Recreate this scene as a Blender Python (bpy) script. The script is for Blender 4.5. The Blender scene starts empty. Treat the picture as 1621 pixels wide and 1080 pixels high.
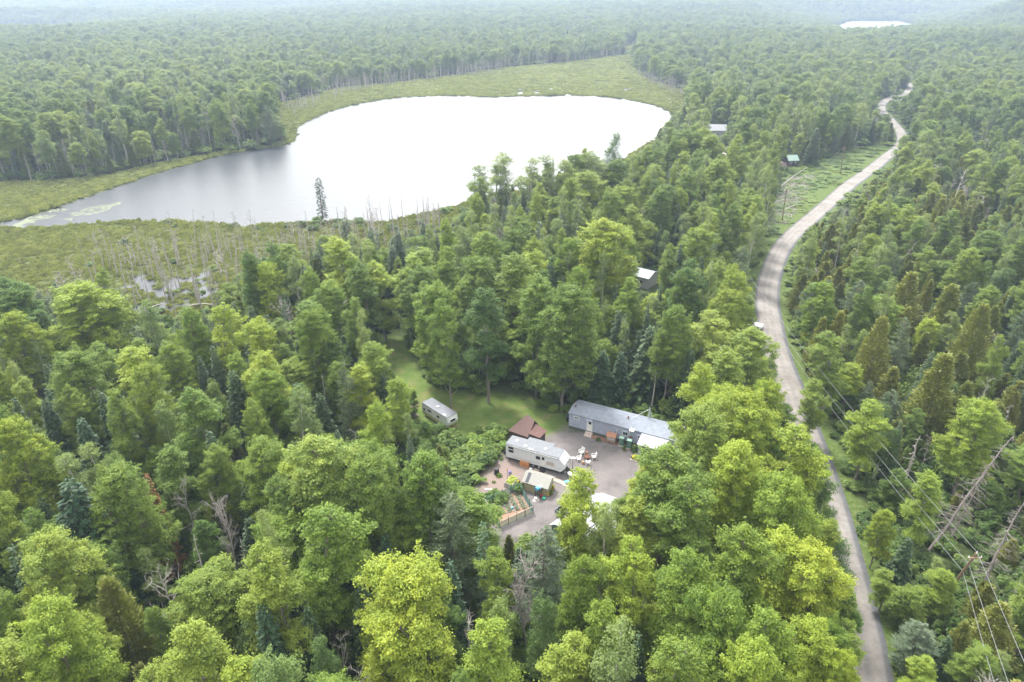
import bpy, math, random
import numpy as np
from mathutils import Vector, Matrix

# ------------------------------------------------------------------ camera
CH, FPX, PITCH = 63.0, 1081.0, math.radians(26.9)
sc = bpy.context.scene
col = sc.collection
cam_d = bpy.data.cameras.new("camera")
cam_d.sensor_width = 36.0
cam_d.lens = 36.0 * FPX / 1621.0
cam_d.clip_start = 0.5
cam_d.clip_end = 30000
cam = bpy.data.objects.new("camera", cam_d)
col.objects.link(cam)
cam.location = (0, 0, CH)
cam.rotation_euler = (math.pi / 2 - PITCH, 0, 0)
sc.camera = cam

# ------------------------------------------------------------------ sky and sun (thin bright overcast, brighter ahead)
SUN_EL, SUN_AZ = math.radians(60), math.radians(-32)      # azimuth measured from +Y towards +X
world = bpy.data.worlds.new("World")
sc.world = world
world.use_nodes = True
nt = world.node_tree
nt.nodes.clear()
out = nt.nodes.new("ShaderNodeOutputWorld")
bg = nt.nodes.new("ShaderNodeBackground")
sky = nt.nodes.new("ShaderNodeTexSky")
sky.sky_type = 'NISHITA'
sky.sun_disc = False
sky.sun_elevation = SUN_EL
sky.sun_rotation = SUN_AZ
tc = nt.nodes.new("ShaderNodeTexCoord")
dot = nt.nodes.new("ShaderNodeVectorMath"); dot.operation = 'DOT_PRODUCT'
g = Vector((0.16, 0.95, 0.30)).normalized()
dot.inputs[1].default_value = g
nt.links.new(tc.outputs['Generated'], dot.inputs[0])
mx = nt.nodes.new("ShaderNodeMath"); mx.operation = 'MAXIMUM'; mx.inputs[1].default_value = 0
nt.links.new(dot.outputs['Value'], mx.inputs[0])
pw = nt.nodes.new("ShaderNodeMath"); pw.operation = 'POWER'; pw.inputs[1].default_value = 7.0
nt.links.new(mx.outputs[0], pw.inputs[0])
no = nt.nodes.new("ShaderNodeTexNoise"); no.inputs['Scale'].default_value = 2.2; no.inputs['Detail'].default_value = 5
nt.links.new(tc.outputs['Generated'], no.inputs['Vector'])
ma = nt.nodes.new("ShaderNodeMath"); ma.operation = 'MULTIPLY_ADD'; ma.inputs[1].default_value = 20.0; ma.inputs[2].default_value = 8.4
nt.links.new(pw.outputs[0], ma.inputs[0])
mr = nt.nodes.new("ShaderNodeMapRange"); mr.inputs['From Min'].default_value = .3; mr.inputs['From Max'].default_value = .7
mr.inputs['To Min'].default_value = .8; mr.inputs['To Max'].default_value = 1.2
nt.links.new(no.outputs['Fac'], mr.inputs['Value'])
mm = nt.nodes.new("ShaderNodeMath"); mm.operation = 'MULTIPLY'
sz_ = nt.nodes.new("ShaderNodeSeparateXYZ"); nt.links.new(tc.outputs['Generated'], sz_.inputs[0])
el = nt.nodes.new("ShaderNodeMapRange"); el.inputs['From Min'].default_value = 0; el.inputs['From Max'].default_value = 1; el.inputs['To Min'].default_value = .62; el.inputs['To Max'].default_value = 1.35
nt.links.new(sz_.outputs[2], el.inputs['Value'])
m0 = nt.nodes.new("ShaderNodeMath"); m0.operation = 'MULTIPLY'; nt.links.new(mr.outputs[0], m0.inputs[0]); nt.links.new(el.outputs[0], m0.inputs[1])
nt.links.new(ma.outputs[0], mm.inputs[0]); nt.links.new(m0.outputs[0], mm.inputs[1])
comb = nt.nodes.new("ShaderNodeVectorMath"); comb.operation = 'SCALE'
comb.inputs[0].default_value = (1.02, 1.0, 0.945)
nt.links.new(mm.outputs[0], comb.inputs['Scale'])
mixc = nt.nodes.new("ShaderNodeMix"); mixc.data_type = 'RGBA'; mixc.inputs['Factor'].default_value = 0.8
nt.links.new(sky.outputs[0], mixc.inputs[6]); nt.links.new(comb.outputs[0], mixc.inputs[7])
nt.links.new(mixc.outputs[2], bg.inputs['Color'])
bg.inputs['Strength'].default_value = 0.10
nt.links.new(bg.outputs[0], out.inputs['Surface'])

sl = bpy.data.lights.new("sun", 'SUN')
sl.energy = 2.4
sl.angle = math.radians(13)
sl.color = (1.0, 0.96, 0.9)
so = bpy.data.objects.new("sun", sl)
col.objects.link(so)
sd = Vector((math.sin(SUN_AZ) * math.cos(SUN_EL), math.cos(SUN_AZ) * math.cos(SUN_EL), math.sin(SUN_EL)))
so.rotation_euler = sd.to_track_quat('Z', 'Y').to_euler()
so.location = (0, 0, 200)

sc.view_settings.view_transform = 'Standard'
sc.view_settings.look = 'None'
sc.view_settings.gamma = 1.0
sc.view_settings.exposure = 1.56
sc.cycles.max_bounces = 7
sc.cycles.diffuse_bounces = 4
sc.cycles.glossy_bounces = 3
sc.cycles.transmission_bounces = 5
sc.cycles.transparent_max_bounces = 8
sc.cycles.volume_bounces = 0
sc.cycles.caustics_reflective = False
sc.cycles.caustics_refractive = False

# ------------------------------------------------------------------ maths helpers
CP, SP = math.cos(PITCH), math.sin(PITCH)
def at(px, py, z=0.0):
    u = (px - 810.5) / FPX; v = (540 - py) / FPX
    d = (u, CP + v * SP, -SP + v * CP)
    t = (z - CH) / d[2]
    return (d[0] * t, d[1] * t)
def proj(x, y, z):
    dz = z - CH
    zc = y * CP - dz * SP
    return 810.5 + FPX * x / zc, 540 - FPX * (y * SP + dz * CP) / zc, zc
def inpoly(poly, X, Y):
    X = np.asarray(X, float); Y = np.asarray(Y, float)
    r = np.zeros(X.shape, bool)
    n = len(poly)
    for i in range(n):
        x0, y0 = poly[i]; x1, y1 = poly[(i + 1) % n]
        if y0 == y1: continue
        c = ((y0 > Y) != (y1 > Y)) & (X < (x1 - x0) * (Y - y0) / (y1 - y0) + x0)
        r ^= c
    return r
def W(pts, z=0.0): return [at(a, b, z) for a, b in pts]
def polydist(poly, X, Y, closed=True):
    d = np.full(np.shape(X), 1e9)
    n = len(poly)
    for i in range(n if closed else n - 1):
        x0, y0 = poly[i]; x1, y1 = poly[(i + 1) % n]
        dx, dy = x1 - x0, y1 - y0
        t = np.clip(((X - x0) * dx + (Y - y0) * dy) / max(dx * dx + dy * dy, 1e-9), 0, 1)
        d = np.minimum(d, np.hypot(X - x0 - t * dx, Y - y0 - t * dy))
    return d
def smooth(pts, n=6):
    """Catmull-Rom through points."""
    P = [np.array(p, float) for p in pts]
    P = [2 * P[0] - P[1]] + P + [2 * P[-1] - P[-2]]
    o = []
    for i in range(1, len(P) - 2):
        for k in range(n):
            t = k / n
            a, b, c, d = P[i - 1], P[i], P[i + 1], P[i + 2]
            o.append(.5 * ((2 * b) + (-a + c) * t + (2 * a - 5 * b + 4 * c - d) * t * t + (-a + 3 * b - 3 * c + d) * t ** 3))
    o.append(P[-2])
    return o
def vnoise(X, Y, s, seed=0):
    """smooth value noise 0..1"""
    x = X / s; y = Y / s
    xi = np.floor(x).astype(np.int64); yi = np.floor(y).astype(np.int64)
    fx = x - xi; fy = y - yi
    fx = fx * fx * (3 - 2 * fx); fy = fy * fy * (3 - 2 * fy)
    def h(a, b):
        n = (a * 374761393 + b * 668265263 + seed * 2147483647) & 0xffffffff
        n = ((n ^ (n >> 13)) * 1274126177) & 0xffffffff
        return ((n ^ (n >> 16)) & 0xffff) / 65535.0
    return (h(xi, yi) * (1 - fx) + h(xi + 1, yi) * fx) * (1 - fy) + (h(xi, yi + 1) * (1 - fx) + h(xi + 1, yi + 1) * fx) * fy

# ------------------------------------------------------------------ layout of the place (traced once, held as metres on the ground)
LAKE = [(float(a), float(b)) for a, b in smooth(W([(-260, 392), (-120, 372), (0, 350), (45, 340), (90, 326), (140, 309), (190, 292), (240, 275), (300, 258), (350, 245), (410, 234),
    (452, 228), (468, 215), (468, 205), (478, 196), (500, 184), (540, 170), (600, 158), (650, 153), (720, 151), (780, 153), (850, 151), (930, 151), (985, 156),
    (1030, 164), (1060, 175), (1067, 187), (1055, 207), (1020, 232), (990, 252), (940, 275), (880, 290), (820, 302), (760, 315), (735, 323),
    (700, 333), (655, 343), (615, 352), (590, 353), (540, 351), (500, 353), (440, 356), (400, 358), (340, 356), (280, 352), (230, 351),
    (180, 351), (130, 355), (80, 361), (30, 364), (-20, 366), (-200, 400)]), 3)]
MARSH_FAR = W([(-260, 310), (0, 288), (60, 286), (130, 280), (180, 275), (230, 262), (300, 250), (335, 243), (450, 232), (440, 210), (432, 190), (425, 168), (540, 138), (640, 129),
    (720, 118), (800, 107), (900, 99), (985, 90), (990, 76), (1010, 73), (1005, 95), (1010, 115), (1040, 130), (1085, 142), (1092, 168), (1078, 190),
    (1050, 225), (1000, 262), (940, 285), (800, 320), (300, 330), (-260, 400)])
MARSH_NEAR = W([(-300, 385), (0, 358), (300, 345), (600, 345), (700, 325), (745, 318), (800, 300), (1000, 262), (1045, 235), (1050, 250), (1010, 275), (960, 292), (850, 315), (770, 335), (745, 350), (720, 372), (680, 392), (640, 405), (600, 430), (560, 440), (480, 440),
    (430, 440), (390, 480), (340, 510), (260, 520), (190, 515), (100, 490), (0, 500), (-300, 520)])
POOLS = W([(150, 452), (230, 432), (330, 420), (350, 445), (335, 490), (260, 500), (190, 500), (90, 470)])
LAWN = W([(596, 530), (640, 535), (662, 580), (700, 612), (780, 618), (860, 636), (912, 650), (905, 690), (870, 712), (800, 700), (740, 695), (700, 680), (655, 655), (625, 610)])
YARD = W([(895, 676), (960, 690), (1020, 705), (1080, 735), (1040, 790), (1010, 830), (930, 850), (880, 835), (860, 852), (790, 862), (752, 820), (765, 790), (758, 760), (785, 735), (815, 700), (868, 690), (885, 682)])
ROADC = [(float(a), float(b)) for a, b in smooth([(23.5, 5), (27.0, 20)] + [(at(x, y)[0] - 2.75, at(x, y)[1]) for x, y in
    [(1413, 1080), (1387, 960), (1362, 870), (1342, 800), (1320, 735), (1303, 690), (1288, 655), (1277, 620), (1262, 587), (1248, 547), (1241, 517), (1235, 487), (1234, 457), (1239, 430), (1252, 396), (1272, 370)]]
    + W([(1288, 343), (1318, 317), (1345, 293), (1380, 268), (1402, 250), (1420, 236), (1429, 222), (1425, 208), (1416, 197), (1406, 186), (1396, 174), (1397, 164), (1412, 154), (1437, 147)]) + [(345, 640), (350, 720)], 5)]
rcy = np.array([p[1] for p in ROADC]); rcx = np.array([p[0] for p in ROADC])
def roadx(y): return float(np.interp(y, rcy, rcx))
ROW = W([(1205, 420), (1215, 380), (1225, 330), (1235, 272), (1290, 262), (1350, 235), (1395, 228), (1400, 250), (1345, 296), (1290, 340), (1250, 372), (1215, 420)])
FARLAKE = W([(1310, 46), (1325, 40), (1345, 33.2), (1423, 33.2), (1445, 38), (1445, 52), (1330, 60)])
FIELD = W([(-90, 39), (135, 40.5), (140, 48), (60, 57), (-90, 60)])
FIELD2 = W([(15, 21), (90, 20.5), (95, 22.5), (10, 24)])
HOUSE = [(8, 89), (20, 82), (26, 79), (30, 88), (11, 98)]
GARAGE = [(3, 67.5), (9.6, 59.6), (19, 68.8), (11.7, 76)]

# things the photograph leaves uncovered (picture outline -> crowns may not stand in front of them)
KEEP = [
 [(-50, 300), (130, 292), (260, 264), (340, 252), (460, 234), (472, 200), (600, 160), (780, 157), (980, 160), (1060, 182), (1030, 222), (995, 245), (950, 240), (870, 246),
  (800, 249), (760, 264), (742, 300), (730, 328), (700, 345), (640, 352), (590, 364), (500, 372), (430, 388), (330, 402), (230, 410), (140, 430), (60, 452), (-50, 455)],
 [(440, 178), (540, 144), (640, 134), (720, 124), (860, 114), (980, 100), (986, 78), (1006, 78), (1004, 112), (1040, 135), (1080, 150), (1082, 172), (1060, 182), (980, 160), (780, 157), (600, 160), (480, 200)],
 [(200, 455), (230, 432), (330, 420), (345, 440), (330, 480), (260, 490), (205, 480)],
 [(622, 560), (640, 558), (655, 582), (700, 616), (780, 624), (860, 640), (905, 655), (900, 690), (800, 690), (740, 676), (722, 670), (715, 640), (668, 630), (630, 600)],
 [(664, 632), (684, 628), (724, 652), (722, 672), (700, 672), (664, 655)],
 [(800, 650), (895, 640), (905, 632), (1026, 640), (1078, 680), (1060, 690), (1030, 720), (1010, 735), (985, 765), (950, 745), (905, 790), (880, 830), (850, 846), (800, 846), (762, 803), (770, 760), (798, 720)],
 [(1198, 500), (1200, 430), (1215, 395), (1260, 365), (1320, 320), (1380, 270), (1405, 240), (1412, 262), (1360, 300), (1300, 345), (1268, 375), (1245, 400), (1238, 470), (1250, 540),
  (1268, 590), (1296, 665), (1280, 670), (1258, 625), (1228, 570), (1205, 510)],
 [(1345, 850), (1362, 870), (1390, 960), (1415, 1090), (1378, 1090), (1358, 960), (1346, 900)],
 [(1290, 650), (1320, 735), (1345, 800), (1365, 870), (1392, 960), (1430, 1090), (1470, 1090), (1425, 960), (1392, 870), (1368, 800), (1345, 740), (1305, 670)],
 [(1391, 175), (1394, 160), (1413, 148), (1437, 144), (1438, 152), (1412, 162), (1402, 178)],
 [(1411, 194), (1418, 188), (1434, 208), (1428, 217)],
 [(1228, 330), (1245, 275), (1290, 270), (1330, 255), (1370, 240), (1390, 250), (1340, 290), (1290, 330), (1260, 345), (1230, 340)],
 [(1590, 700), (1612, 700), (1500, 870), (1480, 870)], [(1600, 800), (1625, 800), (1550, 930), (1540, 930)], [(1535, 870), (1556, 870), (1520, 926), (1503, 922)],
 [(612, 545), (636, 543), (660, 600), (635, 612)],
 [(722, 668), (770, 690), (768, 760), (760, 800), (738, 790), (718, 720)],
 [(1012, 434), (1034, 430), (1034, 462), (1018, 456)],
 [(1285, 655), (1302, 690), (1322, 738), (1346, 798), (1344, 815), (1328, 775), (1305, 718), (1290, 680)], [(1238, 250), (1264, 250), (1264, 270), (1238, 270)], [(1126, 208), (1144, 206), (1144, 216), (1128, 217)],
 [(1143, 234), (1151, 234), (1151, 252), (1143, 252)], [(1172, 503), (1187, 508), (1183, 514)],
 [(1338, 32), (1424, 32), (1424, 40), (1338, 43)], [(-60, 38), (132, 39), (120, 44), (-60, 50)],
]
def blocked(x, y, H, R, conic=False, z0=0.0):
    prof = ((.12, .75), (.3, .75), (.5, .6), (.7, .4), (.92, .12)) if conic else ((.2, .5), (.35, .8), (.5, .9), (.65, .85), (.8, .7), (.93, .35))
    xs, ys = [], []
    for t, r in prof:
        for k in (-1, -.5, 0, .5, 1):
            a, b, zc = proj(x + k * R * r, y, z0 + H * t)
            if zc < 5: return False
            xs.append(a); ys.append(b)
    xs = np.array(xs); ys = np.array(ys)
    for k in KEEP:
        if inpoly(k, xs, ys).any(): return True
    return False

def height(X, Y):
    """terrain height: flat round the lake and the road, low wooded hills far away, lake beds below water."""
    X = np.asarray(X, float); Y = np.asarray(Y, float)
    D = np.hypot(X, Y)
    k = np.clip((D - 650) / 2200, 0, 1)
    z = k * (10 + 46 * vnoise(X + 900, Y * 1.5, 1500, 3) * vnoise(X, Y, 700, 5) + 16 * vnoise(X, Y, 420, 8))
    z += 34 * np.exp(-(((X - 1080) / 420) ** 2 + ((Y - 1500) / 260) ** 2))
    z += 12 * np.exp(-(((X - 640) / 160) ** 2 + ((Y - 820) / 130) ** 2))
    z += np.clip((D - 4200) / 2600, 0, 1) * 26 * (0.4 + vnoise(X, Y, 1300, 21))
    for pl, w in ((FARLAKE, 260.0), (FIELD, 200.0)):
        ins = inpoly(pl, X, Y); d = polydist(pl, X, Y)
        f = np.where(ins, 0, np.clip(d / w, 0, 1)); z = z * f * f * (3 - 2 * f)
    # water
    ins = inpoly(LAKE, X, Y)
    d = polydist(LAKE, X, Y)
    z = np.where(ins, z - np.clip(d / 2.5, 0, 1) * 1.5, z)
    ins2 = inpoly(FARLAKE, X, Y)
    z = np.where(ins2, z - 2.0, z)
    mn = inpoly(MARSH_NEAR, X, Y) | inpoly(MARSH_FAR, X, Y)
    po = inpoly(POOLS, X, Y)
    n = vnoise(X, Y, 3.6, 11) * .5 + vnoise(X, Y, 1.9, 12) * .5
    z = np.where(mn & ~ins, z - .12 + .22 * (n - .5), z)
    z = np.where(po & ~ins, z - np.clip((n - .47) * 6, 0, 1) * .7, z)
    ch = inpoly(W([(770, 130), (1000, 105), (1010, 150), (780, 152)]), X, Y)
    z = np.where(ch & ~ins & (vnoise(X, Y, 6, 31) > .80), z - .6, z)
    return z

# ------------------------------------------------------------------ materials
MATS = {}
def mat(name, color=(.5, .5, .5), rough=.7, noise=0.0, nscale=5.0, metal=0.0, bump=0.0, c2=None, coords='Object', stretch=None, trans=0.0):
    if name in MATS: return MATS[name]
    m = bpy.data.materials.new(name); m.use_nodes = True
    n = m.node_tree.nodes; l = m.node_tree.links
    b = n['Principled BSDF']
    b.inputs['Base Color'].default_value = (*color, 1); b.inputs['Roughness'].default_value = rough; b.inputs['Metallic'].default_value = metal
    if noise or c2 or bump:
        t = n.new('ShaderNodeTexCoord'); mp = n.new('ShaderNodeMapping')
        if stretch: mp.inputs['Scale'].default_value = stretch
        l.new(t.outputs[coords], mp.inputs['Vector'])
        nz = n.new('ShaderNodeTexNoise'); nz.inputs['Scale'].default_value = nscale; nz.inputs['Detail'].default_value = 6; nz.inputs['Roughness'].default_value = .65
        l.new(mp.outputs[0], nz.inputs['Vector'])
        r = n.new('ShaderNodeValToRGB')
        r.color_ramp.elements[0].position = .32; r.color_ramp.elements[1].position = .68
        k2 = c2 or tuple(min(1, c * (1 + noise)) for c in color); k1 = tuple(c * (1 - noise) for c in color)
        r.color_ramp.elements[0].color = (*k1, 1); r.color_ramp.elements[1].color = (*k2, 1)
        l.new(nz.outputs['Fac'], r.inputs['Fac']); l.new(r.outputs[0], b.inputs['Base Color'])
        if bump:
            bp = n.new('ShaderNodeBump'); bp.inputs['Strength'].default_value = bump; bp.inputs['Distance'].default_value = .05
            l.new(nz.outputs['Fac'], bp.inputs['Height']); l.new(bp.outputs[0], b.inputs['Normal'])
    MATS[name] = m
    return m

def leafmat(name, dark, mid, light, trans=.30, rough=.55):
    """foliage: colour from a per tree random, per leaf-clump value and the object colour (tone of one tree)."""
    if name in MATS: return MATS[name]
    m = bpy.data.materials.new(name); m.use_nodes = True
    n = m.node_tree.nodes; l = m.node_tree.links
    b = n['Principled BSDF']; o = n['Material Output']
    oi = n.new('ShaderNodeObjectInfo')
    at_ = n.new('ShaderNodeAttribute'); at_.attribute_name = 'v'
    zn = n.new('ShaderNodeTexNoise'); zn.inputs['Scale'].default_value = .022; zn.inputs['Detail'].default_value = 2
    l.new(oi.outputs['Location'], zn.inputs['Vector'])
    a1 = n.new('ShaderNodeMath'); a1.operation = 'MULTIPLY'; a1.inputs[1].default_value = .62
    l.new(oi.outputs['Random'], a1.inputs[0])
    a2 = n.new('ShaderNodeMath'); a2.operation = 'MULTIPLY_ADD'; a2.inputs[1].default_value = .46
    tco = n.new('ShaderNodeTexCoord'); ln_ = n.new('ShaderNodeTexNoise'); ln_.inputs['Scale'].default_value = .9; ln_.inputs['Detail'].default_value = 2
    l.new(tco.outputs['Object'], ln_.inputs['Vector'])
    lm2 = n.new('ShaderNodeMath'); lm2.operation = 'MULTIPLY_ADD'; lm2.inputs[1].default_value = .7; lm2.inputs[2].default_value = -.35; l.new(ln_.outputs['Fac'], lm2.inputs[0])
    la2 = n.new('ShaderNodeMath'); la2.operation = 'ADD'; l.new(lm2.outputs[0], la2.inputs[0]); l.new(a1.outputs[0], la2.inputs[1])
    l.new(at_.outputs['Fac'], a2.inputs[0]); l.new(la2.outputs[0], a2.inputs[2])
    a3 = n.new('ShaderNodeMath'); a3.operation = 'MULTIPLY_ADD'; a3.inputs[1].default_value = 1.15
    zb = n.new('ShaderNodeTexNoise'); zb.inputs['Scale'].default_value = .0045; zb.inputs['Detail'].default_value = 3; l.new(oi.outputs['Location'], zb.inputs['Vector'])
    av = n.new('ShaderNodeMath'); av.operation = 'MULTIPLY_ADD'; av.inputs[1].default_value = .8; l.new(zb.outputs['Fac'], av.inputs[0])
    ah = n.new('ShaderNodeMath'); ah.operation = 'MULTIPLY'; ah.inputs[1].default_value = .6; l.new(zn.outputs['Fac'], ah.inputs[0]); l.new(ah.outputs[0], av.inputs[2])
    l.new(av.outputs[0], a3.inputs[0]); l.new(a2.outputs[0], a3.inputs[2])
    a4 = n.new('ShaderNodeMath'); a4.operation = 'SUBTRACT'; a4.inputs[1].default_value = .70
    l.new(a3.outputs[0], a4.inputs[0])
    r = n.new('ShaderNodeValToRGB'); r.color_ramp.elements[0].color = (*dark, 1); r.color_ramp.elements[0].position = .05
    r.color_ramp.elements[1].color = (*light, 1); r.color_ramp.elements[1].position = .95
    e = r.color_ramp.elements.new(.5); e.color = (*mid, 1)
    l.new(a4.outputs[0], r.inputs['Fac'])
    mu = n.new('ShaderNodeMix'); mu.data_type = 'RGBA'; mu.blend_type = 'MULTIPLY'; mu.inputs['Factor'].default_value = 1
    l.new(r.outputs[0], mu.inputs[6]); l.new(oi.outputs['Color'], mu.inputs[7])
    l.new(mu.outputs[2], b.inputs['Base Color'])
    b.inputs['Roughness'].default_value = rough
    b.inputs['Specular IOR Level'].default_value = .3
    tr = n.new('ShaderNodeBsdfTranslucent')
    hs = n.new('ShaderNodeMix'); hs.data_type = 'RGBA'; hs.blend_type = 'MULTIPLY'; hs.inputs['Factor'].default_value = 1
    hs.inputs[7].default_value = (1.25, 1.25, .6, 1)
    l.new(mu.outputs[2], hs.inputs[6]); l.new(hs.outputs[2], tr.inputs['Color'])
    ms = n.new('ShaderNodeMixShader'); ms.inputs[0].default_value = trans
    l.new(b.outputs[0], ms.inputs[1]); l.new(tr.outputs[0], ms.inputs[2]); l.new(ms.outputs[0], o.inputs['Surface'])
    MATS[name] = m
    return m
LM = {
 'maple': leafmat('maple_leaves', (.070, .130, .026), (.145, .220, .036), (.25, .315, .045)),
 'aspen': leafmat('aspen_leaves', (.10, .155, .05), (.17, .23, .065), (.24, .30, .08)),
 'birch': leafmat('birch_leaves', (.07, .13, .035), (.12, .19, .05), (.18, .25, .06)),
 'spruce': leafmat('spruce_needles', (.038, .075, .034), (.056, .10, .042), (.085, .135, .052), .12),
 'cedar': leafmat('cedar_sprays', (.09, .12, .038), (.135, .165, .05), (.19, .21, .065), .2),
 'pine': leafmat('pine_needles', (.07, .115, .06), (.10, .15, .075), (.14, .19, .09), .2),
 'bush': leafmat('shrub_leaves', (.055, .10, .025), (.10, .17, .035), (.19, .26, .055)),
 'marsh': leafmat('marsh_plants', (.15, .155, .06), (.20, .235, .078), (.30, .315, .12)),
}
BARK = mat('grey_bark', (.20, .17, .15), .9, .35, 6, stretch=(1, 1, .3))
PALEBARK = mat('pale_bark', (.46, .43, .38), .8, .3, 8, stretch=(1, 1, .4))
DEADWOOD = mat('weathered_wood', (.34, .31, .29), .9, .3, 8, stretch=(1, 1, .2))
DEADDARK = mat('dark_dead_wood', (.20, .175, .165), .9, .3, 8, stretch=(1, 1, .2))

# ------------------------------------------------------------------ mesh helpers
def np_mesh(name, V, F, mats, fm=None, v=None, smooth_=False):
    me = bpy.data.meshes.new(name)
    V = np.asarray(V, np.float32); F = np.asarray(F, np.int32)
    nf, k = F.shape
    me.vertices.add(len(V)); me.vertices.foreach_set('co', V.ravel())
    me.loops.add(nf * k); me.loops.foreach_set('vertex_index', F.ravel())
    me.polygons.add(nf); me.polygons.foreach_set('loop_start', np.arange(0, nf * k, k, dtype=np.int32))
    for m in mats: me.materials.append(m)
    if fm is not None: me.polygons.foreach_set('material_index', np.asarray(fm, np.int32))
    if v is not None:
        a = me.attributes.new('v', 'FLOAT', 'POINT'); a.data.foreach_set('value', np.asarray(v, np.float32))
    if smooth_: me.polygons.foreach_set('use_smooth', np.ones(nf, bool))
    me.update(calc_edges=True)
    return me
class Geo:
    """quads with a value per vertex"""
    def __init__(s): s.V = []; s.F = []; s.v = []; s.n = 0
    def add(s, V, F, v=0.5):
        V = np.asarray(V, float); s.V.append(V); s.F.append(np.asarray(F, int) + s.n)
        s.v.append(np.full(len(V), v) if np.isscalar(v) else np.asarray(v)); s.n += len(V)
    def tube(s, pts, rad, sides=5):
        pts = np.asarray(pts, float); n = len(pts)
        d = np.gradient(pts, axis=0); d /= np.linalg.norm(d, axis=1)[:, None] + 1e-9
        up = np.where(np.abs(d[:, 2:3]) > .9, np.array([[1., 0, 0]]), np.array([[0, 0, 1.]]))
        a = np.cross(d, up); a /= np.linalg.norm(a, axis=1)[:, None] + 1e-9
        b = np.cross(d, a)
        th = np.arange(sides) * 2 * math.pi / sides
        r = np.asarray(rad, float)[:, None, None]
        V = pts[:, None, :] + r * (np.cos(th)[None, :, None] * a[:, None, :] + np.sin(th)[None, :, None] * b[:, None, :])
        V = V.reshape(-1, 3)
        i = np.arange(n - 1)[:, None] * sides; j = np.arange(sides)[None, :]; j2 = (j + 1) % sides
        F = np.stack([i + j, i + j2, i + sides + j2, i + sides + j], -1).reshape(-1, 4)
        s.add(V, F)
    def leaves(s, C, N, size, v, asp=.62, rng=None):
        C = np.asarray(C); n = len(C)
        N = N / (np.linalg.norm(N, axis=1)[:, None] + 1e-9)
        r = rng.normal(size=(n, 3))
        a = np.cross(N, r); a /= np.linalg.norm(a, axis=1)[:, None] + 1e-9
        b = np.cross(N, a)
        sz = np.broadcast_to(np.asarray(size, float), (n,))[:, None]
        V = np.stack([C + a * sz, C + b * sz * asp, C - a * sz, C - b * sz * asp], 1).reshape(-1, 3)
        F = np.arange(4 * n).reshape(-1, 4)
        s.add(V, F, np.repeat(np.broadcast_to(v, (n,)), 4))
    def sprays(s, C, A, N, ln, wd, v):
        """quads with a given long axis"""
        C = np.asarray(C); n = len(C)
        A = A / (np.linalg.norm(A, axis=1)[:, None] + 1e-9)
        b = np.cross(N, A); b /= np.linalg.norm(b, axis=1)[:, None] + 1e-9
        ln = np.broadcast_to(ln, (n,))[:, None]; wd = np.broadcast_to(wd, (n,))[:, None]
        V = np.stack([C - A * ln * .2, C + b * wd + A * ln * .3, C + A * ln, C - b * wd + A * ln * .3], 1).reshape(-1, 3)
        s.add(V, np.arange(4 * n).reshape(-1, 4), np.repeat(np.broadcast_to(v, (n,)), 4))
    def arr(s): return np.concatenate(s.V), np.concatenate(s.F), np.concatenate(s.v)

def unit(r, n):
    a = r.normal(size=(n, 3)); return a / np.linalg.norm(a, axis=1)[:, None]

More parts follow.
